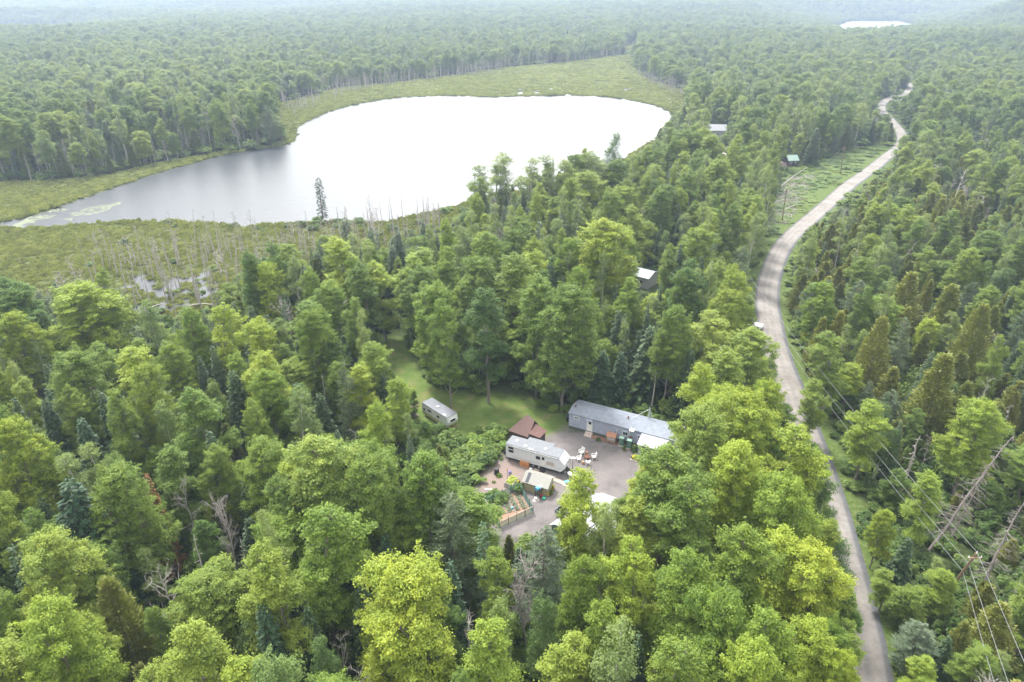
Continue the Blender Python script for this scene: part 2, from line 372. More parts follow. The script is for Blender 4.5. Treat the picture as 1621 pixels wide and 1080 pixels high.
def broad(seed, H, R, base, nsub=9, leaf=.115, tr=.22, bend=.6, pd_=1.0, flat=.55, tall=1.15, sparse=1.0):
    """broadleaf tree: a forking trunk carrying several rounded sub-crowns, each covered by small leafy puffs with ragged edges.  returns trunk Geo, crown Geo"""
    r = np.random.default_rng(seed)
    T = Geo(); C = Geo()
    bx, by = r.normal(size=2) * bend
    zs = np.linspace(0, H * .9, 9)
    path = np.stack([bx * (zs / H) ** 2, by * (zs / H) ** 2, zs], 1); path[1:-1, :2] += r.normal(size=(7, 2)) * .12
    T.tube(path, tr * (1 - .85 * zs / (H * .9)) + .02, 7)
    hc = H - base
    subs = []
    ga = r.uniform(0, 6.28)
    for i in range(nsub):
        t = (i + r.uniform(0, .8)) / nsub
        env = math.sqrt(max(.05, 1 - ((t - .38) / .70) ** 2))
        ang = ga + i * 2.39996 + r.normal() * .5
        rr = R * r.uniform(.27, .47) * (.62 + .38 * env)
        rad = max(0, R * env * r.uniform(.62, 1.12) - rr)
        if i >= nsub - 2: rad *= .45
        rz = rr * r.uniform(.85, 1.3) * tall
        z = min(base + hc * (.10 + .86 * t), H - rz * .9)
        k = np.interp(z, path[:, 2], path[:, 0]); k2 = np.interp(z, path[:, 2], path[:, 1])
        subs.append((np.array([k + rad * math.cos(ang), k2 + rad * math.sin(ang), z]), rr, rz))
    for si, (c, rr, rz) in enumerate(subs):
        zb = max(base * .5, c[2] - rz * .7 - np.hypot(*(c[:2])) * .9)
        s0 = np.array([np.interp(zb, path[:, 2], path[:, 0]), np.interp(zb, path[:, 2], path[:, 1]), zb])
        mid = (s0 + c) / 2 + r.normal(size=3) * .25 + np.array([0, 0, -.2])
        T.tube([s0, mid, c, c + np.array([r.normal() * .3, r.normal() * .3, rz * .7])], [tr * .42, tr * .28, tr * .16, .02], 5)
        n = int((8 + 10 * (rr / 1.3) ** 2) * pd_)
        lv = r.uniform(0, .35)
        def puff(pc, pr, d, w=1.0):
            m = int(200 * w * (pr / .7) ** 1.7 * sparse * r.uniform(.7, 1.2))
            dd = unit(r, m); dd[:, 2] = np.abs(dd[:, 2]) * np.where(r.random(m) < .8, 1, -.7)
            qq = np.where(r.random(m) < .14, r.uniform(1.0, 1.6, m), r.uniform(.4, 1.05, m))[:, None]
            P = pc + dd * qq * np.array([pr * 1.15, pr * 1.15, pr * flat])
            N = dd * .6 + d * .12 + np.array([0, 0, .75]) + r.normal(size=(m, 3)) * .42
            C.leaves(P, N, leaf * r.uniform(.5, 1.25, m), np.clip(lv + r.uniform(0, .4) + r.uniform(0, .25, m), 0, 1), .62, r)
        for q in range(n):
            zz = 1 - 1.55 * (q + r.random()) / n
            a = q * 2.39996 + r.normal() * .35
            d = np.array([math.sqrt(max(0, 1 - zz * zz)) * math.cos(a), math.sqrt(max(0, 1 - zz * zz)) * math.sin(a), zz])
            pc = c + d * np.array([rr, rr, rz]) * r.uniform(.6, 1.12)
            if any(j != si and (((pc - c2) / np.array([r2, r2, rz2])) ** 2).sum() < .5 for j, (c2, r2, rz2) in enumerate(subs)): continue
            pr = r.uniform(.34, .88) * (1.0 if rr > 1 else .8)
            if r.random() < .35: T.tube([c, (c + pc) / 2 + r.normal(size=3) * .1, pc], [.05, .035, .015], 3)
            puff(pc, pr, d)
            if r.random() < .34 and zz > -.2:      # a shoot reaching out of the crown
                e = d * np.array([1, 1, .7]) + np.array([0, 0, .55]) + r.normal(size=3) * .25; e /= np.linalg.norm(e)
                L = rr * r.uniform(.35, .75)
                T.tube([pc, pc + e * L], [.03, .01], 3)
                puff(pc + e * L * .55, pr * .62, d, .9); puff(pc + e * L, pr * .42, d, .9)
    return T, C

def spruce(seed, H, R, gap=.42, base=.06, nb=9, width=.42, droop=.28, dens=1.0, leaf=.21, power=.85):
    r = np.random.default_rng(seed)
    T = Geo(); C = Geo()
    zs = np.linspace(0, H * .97, 6)
    lean = r.normal(size=2) * .15
    T.tube(np.stack([lean[0] * zs / H, lean[1] * zs / H, zs], 1), .19 * (1 - .93 * zs / H) * H / 15, 6)
    z = H * base
    while z < H - .15:
        f = 1 - z / H
        L0 = R * f ** power
        n = max(4, int(nb * (.5 + .6 * f)))
        off = r.uniform(0, 6.28)
        for k in range(n):
            if r.random() < .07: continue
            a = off + k * 6.283 / n + r.normal() * .18
            L = L0 * r.uniform(.7, 1.15) + .12
            dx, dy = math.cos(a), math.sin(a)
            m = max(3, int(L * 11 * dens))
            s = np.sqrt(r.random(m)) * L
            wl = width * np.minimum(1, (L - s) / L * 1.6 + .12) * min(1, L / 1.2)
            side = r.uniform(-1, 1, m) * wl * L0 / max(L0, 1) 
            zz = z - droop * s + .09 * s * s / max(L, .5) + r.normal(size=m) * .06 + .15
            P = np.stack([lean[0] * z / H + dx * s - dy * side, lean[1] * z / H + dy * s + dx * side, zz], 1)
            A = np.stack([dx - dy * side * 1.3 / (wl + .1), dy + dx * side * 1.3 / (wl + .1), np.full(m, -droop + .1)], 1) + r.normal(size=(m, 3)) * .15
            N = np.stack([dx * .15 + r.normal(size=m) * .3, dy * .15 + r.normal(size=m) * .3, np.ones(m)], 1)
            C.sprays(P, A, N, leaf * 1.9 * r.uniform(.7, 1.2, m), leaf * .6, np.clip(.2 + .5 * s / L + r.uniform(-.2, .2, m), 0, 1))
            if L > .8: T.tube([[lean[0] * z / H, lean[1] * z / H, z + .1], [dx * L * .85, dy * L * .85, z + .1 - droop * L * .8]], [.035, .012], 3)
        z += gap * (.6 + .5 * f) * r.uniform(.8, 1.2)
    C.sprays(np.array([[lean[0], lean[1], H - .5 + .12 * i] for i in range(5)]), np.array([[.1, 0, 1.]] * 5) + r.normal(size=(5, 3)) * .15, r.normal(size=(5, 3)), .4, .07, .6)
    return T, C

def cedar(seed, H, R, n=7500):
    """dense rounded cone of upright flat sprays with lumps"""
    r = np.random.default_rng(seed)
    T = Geo(); C = Geo()
    zs = np.linspace(0, H * .93, 6)
    T.tube(np.stack([zs * 0 + r.normal() * .1, zs * 0, zs], 1), .2 * (1 - .9 * zs / H), 6)
    nl = 90
    for i in range(nl):
        t = (i + r.random()) / nl
        ang = i * 2.39996 + r.normal() * .3
        env = R * (1 - t) ** .62 * min(1, .45 + t * 4) * r.uniform(.72, 1.15)
        z = H * (.05 + .92 * t)
        c = np.array([env * .72 * math.cos(ang), env * .72 * math.sin(ang), z])
        lr = max(.35, env * .42)
        m = int(n / nl * (.5 + .9 * (1 - t)))
        d = unit(r, m)
        P = c + d * np.array([lr, lr, lr * 1.25]) * r.uniform(.5, 1.05, m)[:, None]
        A = np.stack([math.cos(ang) * .6 + d[:, 0] * .6, math.sin(ang) * .6 + d[:, 1] * .6, .75 + r.normal(size=m) * .35], 1)
        C.sprays(P, A, d + r.normal(size=(m, 3)) * .4, .33 * r.uniform(.6, 1.2, m), .10, np.clip(r.uniform(0, .5) + r.uniform(0, .5, m), 0, 1))
    return T, C

def feathery(seed, H, R, dens=1.0):
    """larch or white pine: soft layered thin branches"""
    r = np.random.default_rng(seed)
    T = Geo(); C = Geo()
    zs = np.linspace(0, H * .97, 6)
    T.tube(np.stack([zs * 0, zs * .01, zs], 1), .2 * (1 - .92 * zs / H), 6)
    z = H * .14
    while z < H - .4:
        t = z / H
        L0 = R * math.sin(math.pi * min(1, (t * .78 + .22))) ** .7
        for k in range(6):
            a = r.uniform(0, 6.28); L = L0 * r.uniform(.55, 1.15); up = r.uniform(-.02, .28)
            e = np.array([math.cos(a) * L, math.sin(a) * L, z + up * L])
            T.tube([[0, 0, z], e], [.04, .012], 3)
            m = int(L * 22 * dens)
            s = np.sqrt(r.random(m))
            P = np.array([0, 0, z]) + s[:, None] * (e - np.array([0, 0, z])) + r.normal(size=(m, 3)) * np.array([.28, .28, .1]) * (L * .35)
            A = np.stack([math.cos(a) + r.normal(size=m) * .6, math.sin(a) + r.normal(size=m) * .6, .25 + r.normal(size=m) * .3], 1)
            C.sprays(P, A, r.normal(size=(m, 3)) * .5 + np.array([0, 0, 1]), .32, .05, r.uniform(.1, .9, m))
        z += .42 * r.uniform(.7, 1.3)
    return T, C

def dead(seed, H, spread=2.2, n=16, conif=False, tr=.17, up=.9, twigs=5, base=.35):
    r = np.random.default_rng(seed)
    T = Geo(); C = Geo()
    zs = np.linspace(0, H, 9)
    w = np.cumsum(r.normal(size=(9, 2)) * (.06 if conif else .16), axis=0); w[0] = 0
    path = np.concatenate([w, zs[:, None]], 1)
    T.tube(path, tr * (1 - .88 * zs / H) + .01, 6)
    def br(p, d, L, rad, lev):
        k = 4
        pts = [p]
        for _ in range(k):
            d = d + r.normal(size=3) * .18 + np.array([0, 0, .05 if not conif else -.02]); d /= np.linalg.norm(d)
            pts.append(pts[-1] + d * L / k)
        C.tube(pts, np.linspace(rad, rad * .25, k + 1), 4)
        if lev > 0:
            for _ in range(twigs if lev > 1 else max(2, twigs - 2)):
                i = r.integers(1, k + 1)
                dd = d + r.normal(size=3) * .7; dd /= np.linalg.norm(dd)
                br(pts[i], dd, L * r.uniform(.3, .55), rad * .5, lev - 1)
    for i in range(n):
        t = base + (1 - base) * (i + r.random()) / n
        p = np.array([np.interp(t * H, zs, path[:, 0]), np.interp(t * H, zs, path[:, 1]), t * H])
        a = r.uniform(0, 6.28)
        if conif:
            br(p, np.array([math.cos(a), math.sin(a), -.25]), spread * (1.1 - t) * r.uniform(.6, 1.2) + .2, .045, 1)
        else:
            d = np.array([math.cos(a), math.sin(a), up * r.uniform(.6, 1.3)]); d /= np.linalg.norm(d)
            br(p, d, spread * r.uniform(.6, 1.2) * (1.2 - .6 * t), .06, 2)
    return T, C

# ------------------------------------------------------------------ tree kinds
# variants: per kind list of (trunk mesh, crown mesh, joined mesh, H, R)
KIND = {}
def reg(kind, fn, H, R, leafm, bark, name):
    T, C = fn
    print(kind, C.n // 4)
    Vt, Ft, vt = T.arr(); Vc, Fc, vc = C.arr()
    tm = np_mesh(name + '_trunk', Vt, Ft, [bark], None, vt)
    cm = np_mesh(name + '_crown', Vc, Fc, [leafm], None, vc)
    jm = np_mesh(name, np.concatenate([Vt, Vc]), np.concatenate([Ft, Fc + len(Vt)]), [bark, leafm], np.r_[np.zeros(len(Ft)), np.ones(len(Fc))], np.r_[vt, vc])
    KIND.setdefault(kind, []).append((tm, cm, jm, H, R))
MPL = [(4.4, 3.5, 14), (3.6, 3, 12), (5.2, 4, 18), (4.0, 2.5, 13), (3.0, 4, 11), (4.8, 6, 14), (3.4, 5.5, 11)]
for i, (R_, b_, n_) in enumerate(MPL):
    reg('maple_tree', broad(100 + i, 20, R_, b_, n_), 20, R_, LM['maple'], BARK, 'maple_tree')
for i, R_ in enumerate((2.4, 2.1, 2.9)):
    reg('aspen_tree', broad(200 + i, 20, R_, 6.5, 8, leaf=.105, tr=.17, flat=1.0, tall=1.3, sparse=.7), 20, R_, LM['aspen'], PALEBARK, 'aspen_tree')
for i, R_ in enumerate((3.0, 3.4, 2.5)):
    reg('birch_tree', broad(300 + i, 17, R_, 3.2, 10, leaf=.10, tr=.14, bend=1.1, flat=1.15, tall=1.25, sparse=.75), 17, R_, LM['birch'], PALEBARK, 'birch_tree')
for i in range(3):
    reg('spruce_tree', spruce(400 + i, 16, [2.9, 3.4, 2.4][i], dens=[1.5, 1.5, 1.6][i]), 16, [2.9, 3.4, 2.4][i], LM['spruce'], BARK, 'spruce_tree')
reg('spruce_tree', spruce(410, 14, 1.15, gap=.62, nb=5, dens=1.3, width=.3, power=.35), 14, 1.15, LM['spruce'], BARK, 'spruce_tree')
for i in range(3):
    reg('cedar_tree', cedar(500 + i, 13, [2.5, 2.9, 2.1][i]), 13, [2.5, 2.9, 2.1][i], LM['cedar'], BARK, 'cedar_tree')
for i in range(2):
    reg('pine_tree', feathery(600 + i, 17, [3.2, 2.8][i], 1.3), 17, [3.2, 2.8][i], LM['pine'], BARK, 'pine_tree')
reg('dead_tree', dead(700, 13, 3.0, 13), 13, 2.5, DEADWOOD, DEADWOOD, 'dead_tree')
reg('dead_tree', dead(701, 12, 2.2, 9, tr=.14), 12, 2.0, DEADWOOD, DEADWOOD, 'dead_tree')
reg('dead_tree', dead(702, 16, 2.4, 75, conif=True, base=.15), 16, 1.8, DEADDARK, DEADDARK, 'dead_tree')
reg('dead_tree', dead(703, 11, 1.1, 12, conif=True, tr=.17), 11, .8, DEADWOOD, DEADWOOD, 'dead_tree')
reg('dead_tree', dead(704, 10, 2.9, 26, tr=.16, up=1.2, twigs=6, base=.3), 10, 3, DEADWOOD, DEADWOOD, 'dead_tree')
def bush_geo(seed, R, H, n=14, leaf=.17):
    r = np.random.default_rng(seed); T = Geo(); C = Geo()
    for i in range(n):
        a = r.uniform(0, 6.28); q = math.sqrt(r.random()) * R * .75
        c = np.array([q * math.cos(a), q * math.sin(a), H * (.35 + .4 * r.random()) * (1.1 - .5 * q / R)])
        T.tube([[0, 0, 0], c * .5 + r.normal(size=3) * .05, c], [.04, .03, .012], 4)
        m = 75; d = unit(r, m); d[:, 2] = np.abs(d[:, 2]) * np.where(r.random(m) < .8, 1, -.5)
        pr = R * r.uniform(.28, .45)
        P = c + d * r.uniform(.6, 1.05, m)[:, None] * np.array([pr, pr, pr * .8])
        C.leaves(P, d * .6 + np.array([0, 0, .7]) + r.normal(size=(m, 3)) * .35, leaf * r.uniform(.6, 1.2, m), np.clip(r.uniform(0, .5) + r.uniform(0, .4, m), 0, 1), .65, r)
    return T, C
for i in range(3):
    reg('shrub', bush_geo(800 + i, [1.3, 1.6, 1.1][i], [1.6, 2.0, 2.4][i]), [1.9, 2.4, 2.8][i], [1.3, 1.6, 1.1][i], LM['bush'], BARK, 'shrub')

def tag(o, label=None, cat=None, group=None, kind=None):
    if label: o['label'] = label
    if cat: o['category'] = cat
    if group: o['group'] = group
    if kind: o['kind'] = kind
    return o
TONES = {  # one tree's own leaf colour
 'bright': (1.25, 1.22, .95), 'mid': (1, 1, 1), 'dark': (.74, .85, .95), 'blue': (1.0, 1.1, 1.25), 'rust': (3.6, 1.1, .7), 'pale': (1.35, 1.25, 1.5), 'olive': (1.42, 1.34, 1.1), 'yellow': (1.4, 1.27, .9)}
CAT = {'maple_tree': 'maple', 'aspen_tree': 'aspen', 'birch_tree': 'birch', 'spruce_tree': 'spruce', 'cedar_tree': 'cedar', 'pine_tree': 'pine', 'dead_tree': 'dead tree', 'shrub': 'shrub'}
def tree(kind, var, x, y, H, R, tone, label, group=None, rz=0.0, lean=(0, 0), parts=True, z=0.0):
    tm, cm, jm, h0, r0 = KIND[kind][var % len(KIND[kind])]
    if parts:
        o = bpy.data.objects.new(kind, None); col.objects.link(o)
        for nm, me in (('trunk', tm), ('crown', cm)):
            c = bpy.data.objects.new(nm, me); col.objects.link(c); c.parent = o; c.color = (*TONES[tone], 1)
    else:
        o = bpy.data.objects.new(kind, jm); col.objects.link(o); o.color = (*TONES[tone], 1)
    o.location = (x, y, z); o.rotation_euler = (lean[0], lean[1], rz); s = R / r0; o.scale = (s, s, H / h0)
    tag(o, label, CAT[kind], group)
    return o

# ------------------------------------------------------------------ ground: one sheet to the horizon
def axis(knots):
    v = [knots[0][0]]
    for (a, s0), (b, s1) in zip(knots[:-1], knots[1:]):
        x = a
        while x < b - 1e-6:
            f = (x - a) / (b - a); st = s0 + (s1 - s0) * f
            x = min(b, x + st); v.append(x)
        if v[-1] != b: v[-1] = b
    return np.unique(np.array(v))
gx = axis([(-9000, 500), (-2500, 120), (-700, 20), (-260, 2.6), (-40, 1.0), (-20, .45), (36, .45), (50, 1.0), (150, 3), (330, 6), (800, 20), (2500, 120), (9000, 500)])
gy = axis([(-60, 12), (10, 4), (55, .7), (68, .45), (120, .45), (150, 1.0), (330, 2.2), (620, 6), (1000, 20), (2600, 90), (9500, 420)])
GX, GY = np.meshgrid(gx, gy)
GZ = height(GX, GY)
V = np.stack([GX.ravel(), GY.ravel(), GZ.ravel()], 1)
nx, ny = len(gx), len(gy)
ii = (np.arange(ny - 1)[:, None] * nx + np.arange(nx - 1)[None, :]).ravel()
F = np.stack([ii, ii + 1, ii + nx + 1, ii + nx], 1)
def mask(poly, w=1.5):
    ins = inpoly(poly, GX, GY); d = polydist(poly, GX, GY)
    return np.clip(np.where(ins, .5 + d / w * .5, .5 - d / w * .5), 0, 1).ravel()
me = np_mesh('ground', V, F, [], smooth_=True)
def addattr(nm, v):
    a = me.attributes.new(nm, 'FLOAT', 'POINT'); a.data.foreach_set('value', np.asarray(v, np.float32))
addattr('lawn', mask(LAWN, 2.0)); addattr('yard', mask(YARD, 2.2))
addattr('marsh', np.maximum.reduce([mask(MARSH_FAR, 5), mask(MARSH_NEAR, 5), mask(FIELD, 60), mask(FIELD2, 60)]))
rd = polydist(ROADC, GX, GY, False)
addattr('verge', np.maximum(np.where(GY > 330, 0, np.clip(1.3 - rd / 6.5, 0, 1)).ravel(), mask(ROW, 4)))
addattr('mulch', mask(W([(752, 820), (765, 790), (756, 758), (790, 735), (812, 722), (830, 745), (826, 775), (800, 790), (780, 800)]), 2.5))
gm = bpy.data.materials.new('ground'); gm.use_nodes = True
me.materials.append(gm)
n = gm.node_tree.nodes; l = gm.node_tree.links; b = n['Principled BSDF']; b.inputs['Roughness'].default_value = .95; b.inputs['Specular IOR Level'].default_value = .1
geo = n.new('ShaderNodeNewGeometry')
def nz(scale, detail=5):
    t = n.new('ShaderNodeTexNoise'); t.inputs['Scale'].default_value = scale; t.inputs['Detail'].default_value = detail; t.inputs['Roughness'].default_value = .65
    l.new(geo.outputs['Position'], t.inputs['Vector']); return t.outputs['Fac']
def ramp(fac, stops):
    r = n.new('ShaderNodeValToRGB'); e = r.color_ramp.elements
    e[0].position = stops[0][0]; e[0].color = (*stops[0][1], 1); e[1].position = stops[-1][0]; e[1].color = (*stops[-1][1], 1)
    for p, c in stops[1:-1]:
        k = e.new(p); k.color = (*c, 1)
    l.new(fac, r.inputs['Fac']); return r.outputs[0]
def fmask(nm, noise, amp=.9, sharp=3.0):
    a = n.new('ShaderNodeAttribute'); a.attribute_name = nm
    s = n.new('ShaderNodeMath'); s.operation = 'MULTIPLY_ADD'; s.inputs[1].default_value = amp; l.new(noise, s.inputs[0]); l.new(a.outputs['Fac'], s.inputs[2])
    t = n.new('ShaderNodeMapRange'); t.inputs['From Min'].default_value = .5 + amp * .5 - .5 / sharp; t.inputs['From Max'].default_value = .5 + amp * .5 + .5 / sharp
    l.new(s.outputs[0], t.inputs['Value']); return t.outputs[0]
def mixc_(f, a, c):
    m = n.new('ShaderNodeMix'); m.data_type = 'RGBA'; l.new(f, m.inputs[0]); l.new(a, m.inputs[6]); l.new(c, m.inputs[7]); return m.outputs[2]
n1, n2, n3, n4 = nz(.35), nz(1.7), nz(9.0, 3), nz(.12)
forest = ramp(n2, [(.3, (.030, .040, .016)), (.5, (.055, .075, .026)), (.7, (.075, .10, .032))])
marshc = ramp(n2, [(.3, (.05, .065, .025)), (.55, (.085, .10, .035)), (.75, (.12, .13, .05))])
lawnc = ramp(n1, [(.30, (.085, .145, .035)), (.5, (.125, .18, .047)), (.68, (.20, .20, .082))])
lawn2 = ramp(n3, [(.3, (.65, .65, .65)), (.7, (1.2, 1.2, 1.2))])
lm_ = n.new('ShaderNodeMix'); lm_.data_type = 'RGBA'; lm_.blend_type = 'MULTIPLY'; lm_.inputs[0].default_value = 1; l.new(lawnc, lm_.inputs[6]); l.new(lawn2, lm_.inputs[7])
yardc = ramp(n3, [(.3, (.12, .11, .112)), (.5, (.17, .158, .16)), (.7, (.23, .215, .215))])
yardv = ramp(n1, [(.33, (.74, .73, .70)), (.5, (1.0, .98, .97)), (.68, (1.16, 1.13, 1.10))])
ym = n.new('ShaderNodeMix'); ym.data_type = 'RGBA'; ym.blend_type = 'MULTIPLY'; ym.inputs[0].default_value = 1; l.new(yardc, ym.inputs[6]); l.new(yardv, ym.inputs[7])
mulch = ramp(n3, [(.3, (.14, .10, .085)), (.5, (.22, .17, .15)), (.7, (.31, .26, .23))])
verge = ramp(n2, [(.3, (.05, .085, .02)), (.5, (.08, .12, .03)), (.7, (.16, .165, .08))])
c = mixc_(fmask('verge', n1), forest, verge)
c = mixc_(fmask('marsh', n1, .6), c, marshc)
c = mixc_(fmask('lawn', n1, .8), c, lm_.outputs[2])
c = mixc_(fmask('yard', n1, .7, 2.0), c, ym.outputs[2])
c = mixc_(fmask('mulch', n1, .6, 2.0), c, mulch)
l.new(c, b.inputs['Base Color'])
bp = n.new('ShaderNodeBump'); bp.inputs['Strength'].default_value = .6; bp.inputs['Distance'].default_value = .08; l.new(n3, bp.inputs['Height']); l.new(bp.outputs[0], b.inputs['Normal'])
ground = bpy.data.objects.new('ground', me); col.objects.link(ground); tag(ground, 'forest floor, lawn, gravel and marsh ground running to the horizon', kind='structure')

# ------------------------------------------------------------------ water
wm = bpy.data.materials.new('lake_water'); wm.use_nodes = True
n = wm.node_tree.nodes; l = wm.node_tree.links; b = n['Principled BSDF']
b.inputs['Base Color'].default_value = (.035, .04, .05, 1); b.inputs['Roughness'].default_value = .30; b.inputs['IOR'].default_value = 1.6
geo = n.new('ShaderNodeNewGeometry'); mp = n.new('ShaderNodeMapping'); mp.inputs['Scale'].default_value = (.5, 1.2, 1)
l.new(geo.outputs['Position'], mp.inputs['Vector'])
t = n.new('ShaderNodeTexNoise'); t.inputs['Scale'].default_value = .8; t.inputs['Detail'].default_value = 6; t.inputs['Roughness'].default_value = .6
l.new(mp.outputs[0], t.inputs['Vector'])
bp = n.new('ShaderNodeBump'); bp.inputs['Strength'].default_value = .35; bp.inputs['Distance'].default_value = .3
l.new(t.outputs['Fac'], bp.inputs['Height']); l.new(bp.outputs[0], b.inputs['Normal'])
def sheet(name, pts, z, m, label):
    mesh = bpy.data.meshes.new(name); mesh.from_pydata([(p[0], p[1], z) for p in pts], [], [list(range(len(pts)))]); mesh.materials.append(m)
    o = bpy.data.objects.new(name, mesh); col.objects.link(o); tag(o, label, kind='structure'); return o
xs = [p[0] for p in LAKE]; ys = [p[1] for p in LAKE]
sheet('lake_water', [(-420, 118), (160, 118), (190, 200), (190, 560), (-420, 560)], -.34, wm, 'bright reflecting water of the lake and the marsh pools')
fx0, fy0 = FARLAKE[0]
fl = [p for p in FARLAKE]
cxf = sum(p[0] for p in fl) / len(fl); cyf = sum(p[1] for p in fl) / len(fl)
sheet('far_lake_water', [(cxf + (p[0] - cxf) * 1.06, cyf + (p[1] - cyf) * 1.06) for p in fl], -.9, wm, 'thin white strip of the far lake')

# ------------------------------------------------------------------ gravel road with a darker shoulder
def strip(name, offs, z, m, kind='structure', label=None):
    P = np.array(ROADC); d = np.gradient(P, axis=0); d /= np.linalg.norm(d, axis=1)[:, None]; nn = np.stack([d[:, 1], -d[:, 0]], 1)
    k = len(offs); V = []
    for i in range(len(P)):
        for o, dz in offs: V.append((*(P[i] + nn[i] * o), z + dz))
    F = [(i * k + j, i * k + j + 1, (i + 1) * k + j + 1, (i + 1) * k + j) for i in range(len(P) - 1) for j in range(k - 1)]
    mesh = np_mesh(name, V, F, [m], smooth_=True)
    uv = mesh.attributes.new('u', 'FLOAT', 'POINT'); uv.data.foreach_set('value', np.tile([o for o, _ in offs], len(P)).astype(np.float32))
    o = bpy.data.objects.new(name, mesh); col.objects.link(o); tag(o, label, kind=kind); return o
rm = bpy.data.materials.new('gravel_road'); rm.use_nodes = True
n = rm.node_tree.nodes; l = rm.node_tree.links; b = n['Principled BSDF']; b.inputs['Roughness'].default_value = .95
geo = n.new('ShaderNodeNewGeometry')
t = n.new('ShaderNodeTexNoise'); t.inputs['Scale'].default_value = 1.2; t.inputs['Detail'].default_value = 8; t.inputs['Roughness'].default_value = .7; l.new(geo.outputs['Position'], t.inputs['Vector'])
r = n.new('ShaderNodeValToRGB'); r.color_ramp.elements[0].position = .3; r.color_ramp.elements[0].color = (.165, .156, .152, 1); r.color_ramp.elements[1].position = .7; r.color_ramp.elements[1].color = (.255, .242, .235, 1)
l.new(t.outputs['Fac'], r.inputs['Fac'])
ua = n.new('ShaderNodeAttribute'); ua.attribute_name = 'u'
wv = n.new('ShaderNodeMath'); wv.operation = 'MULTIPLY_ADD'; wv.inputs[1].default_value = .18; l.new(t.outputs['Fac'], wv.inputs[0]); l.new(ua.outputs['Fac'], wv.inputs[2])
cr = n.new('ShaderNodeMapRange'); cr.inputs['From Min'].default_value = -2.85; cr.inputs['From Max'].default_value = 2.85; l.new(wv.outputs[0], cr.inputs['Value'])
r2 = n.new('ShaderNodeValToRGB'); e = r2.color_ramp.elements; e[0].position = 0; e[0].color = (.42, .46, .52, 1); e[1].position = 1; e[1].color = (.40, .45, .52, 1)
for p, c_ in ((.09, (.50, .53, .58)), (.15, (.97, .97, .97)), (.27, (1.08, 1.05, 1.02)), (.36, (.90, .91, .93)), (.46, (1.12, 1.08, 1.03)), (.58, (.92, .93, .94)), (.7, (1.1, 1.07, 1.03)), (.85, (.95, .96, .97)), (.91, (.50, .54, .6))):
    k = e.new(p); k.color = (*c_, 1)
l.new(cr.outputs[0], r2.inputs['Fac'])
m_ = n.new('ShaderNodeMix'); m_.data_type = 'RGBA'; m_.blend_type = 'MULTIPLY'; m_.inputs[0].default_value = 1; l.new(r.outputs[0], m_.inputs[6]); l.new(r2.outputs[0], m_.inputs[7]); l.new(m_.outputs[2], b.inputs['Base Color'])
t2 = n.new('ShaderNodeTexNoise'); t2.inputs['Scale'].default_value = .18; t2.inputs['Detail'].default_value = 5; l.new(geo.outputs['Position'], t2.inputs['Vector'])
r4 = n.new('ShaderNodeValToRGB'); r4.color_ramp.elements[0].position = .35; r4.color_ramp.elements[0].color = (.80, .78, .75, 1); r4.color_ramp.elements[1].position = .65; r4.color_ramp.elements[1].color = (1.08, 1.07, 1.05, 1)
l.new(t2.outputs['Fac'], r4.inputs['Fac'])
m5 = n.new('ShaderNodeMix'); m5.data_type = 'RGBA'; m5.blend_type = 'MULTIPLY'; m5.inputs[0].default_value = 1; l.new(m_.outputs[2], m5.inputs[6]); l.new(r4.outputs[0], m5.inputs[7]); l.new(m5.outputs[2], b.inputs['Base Color'])
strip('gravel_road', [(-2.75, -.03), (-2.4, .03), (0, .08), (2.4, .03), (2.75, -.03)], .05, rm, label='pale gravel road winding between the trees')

exec_parts = []
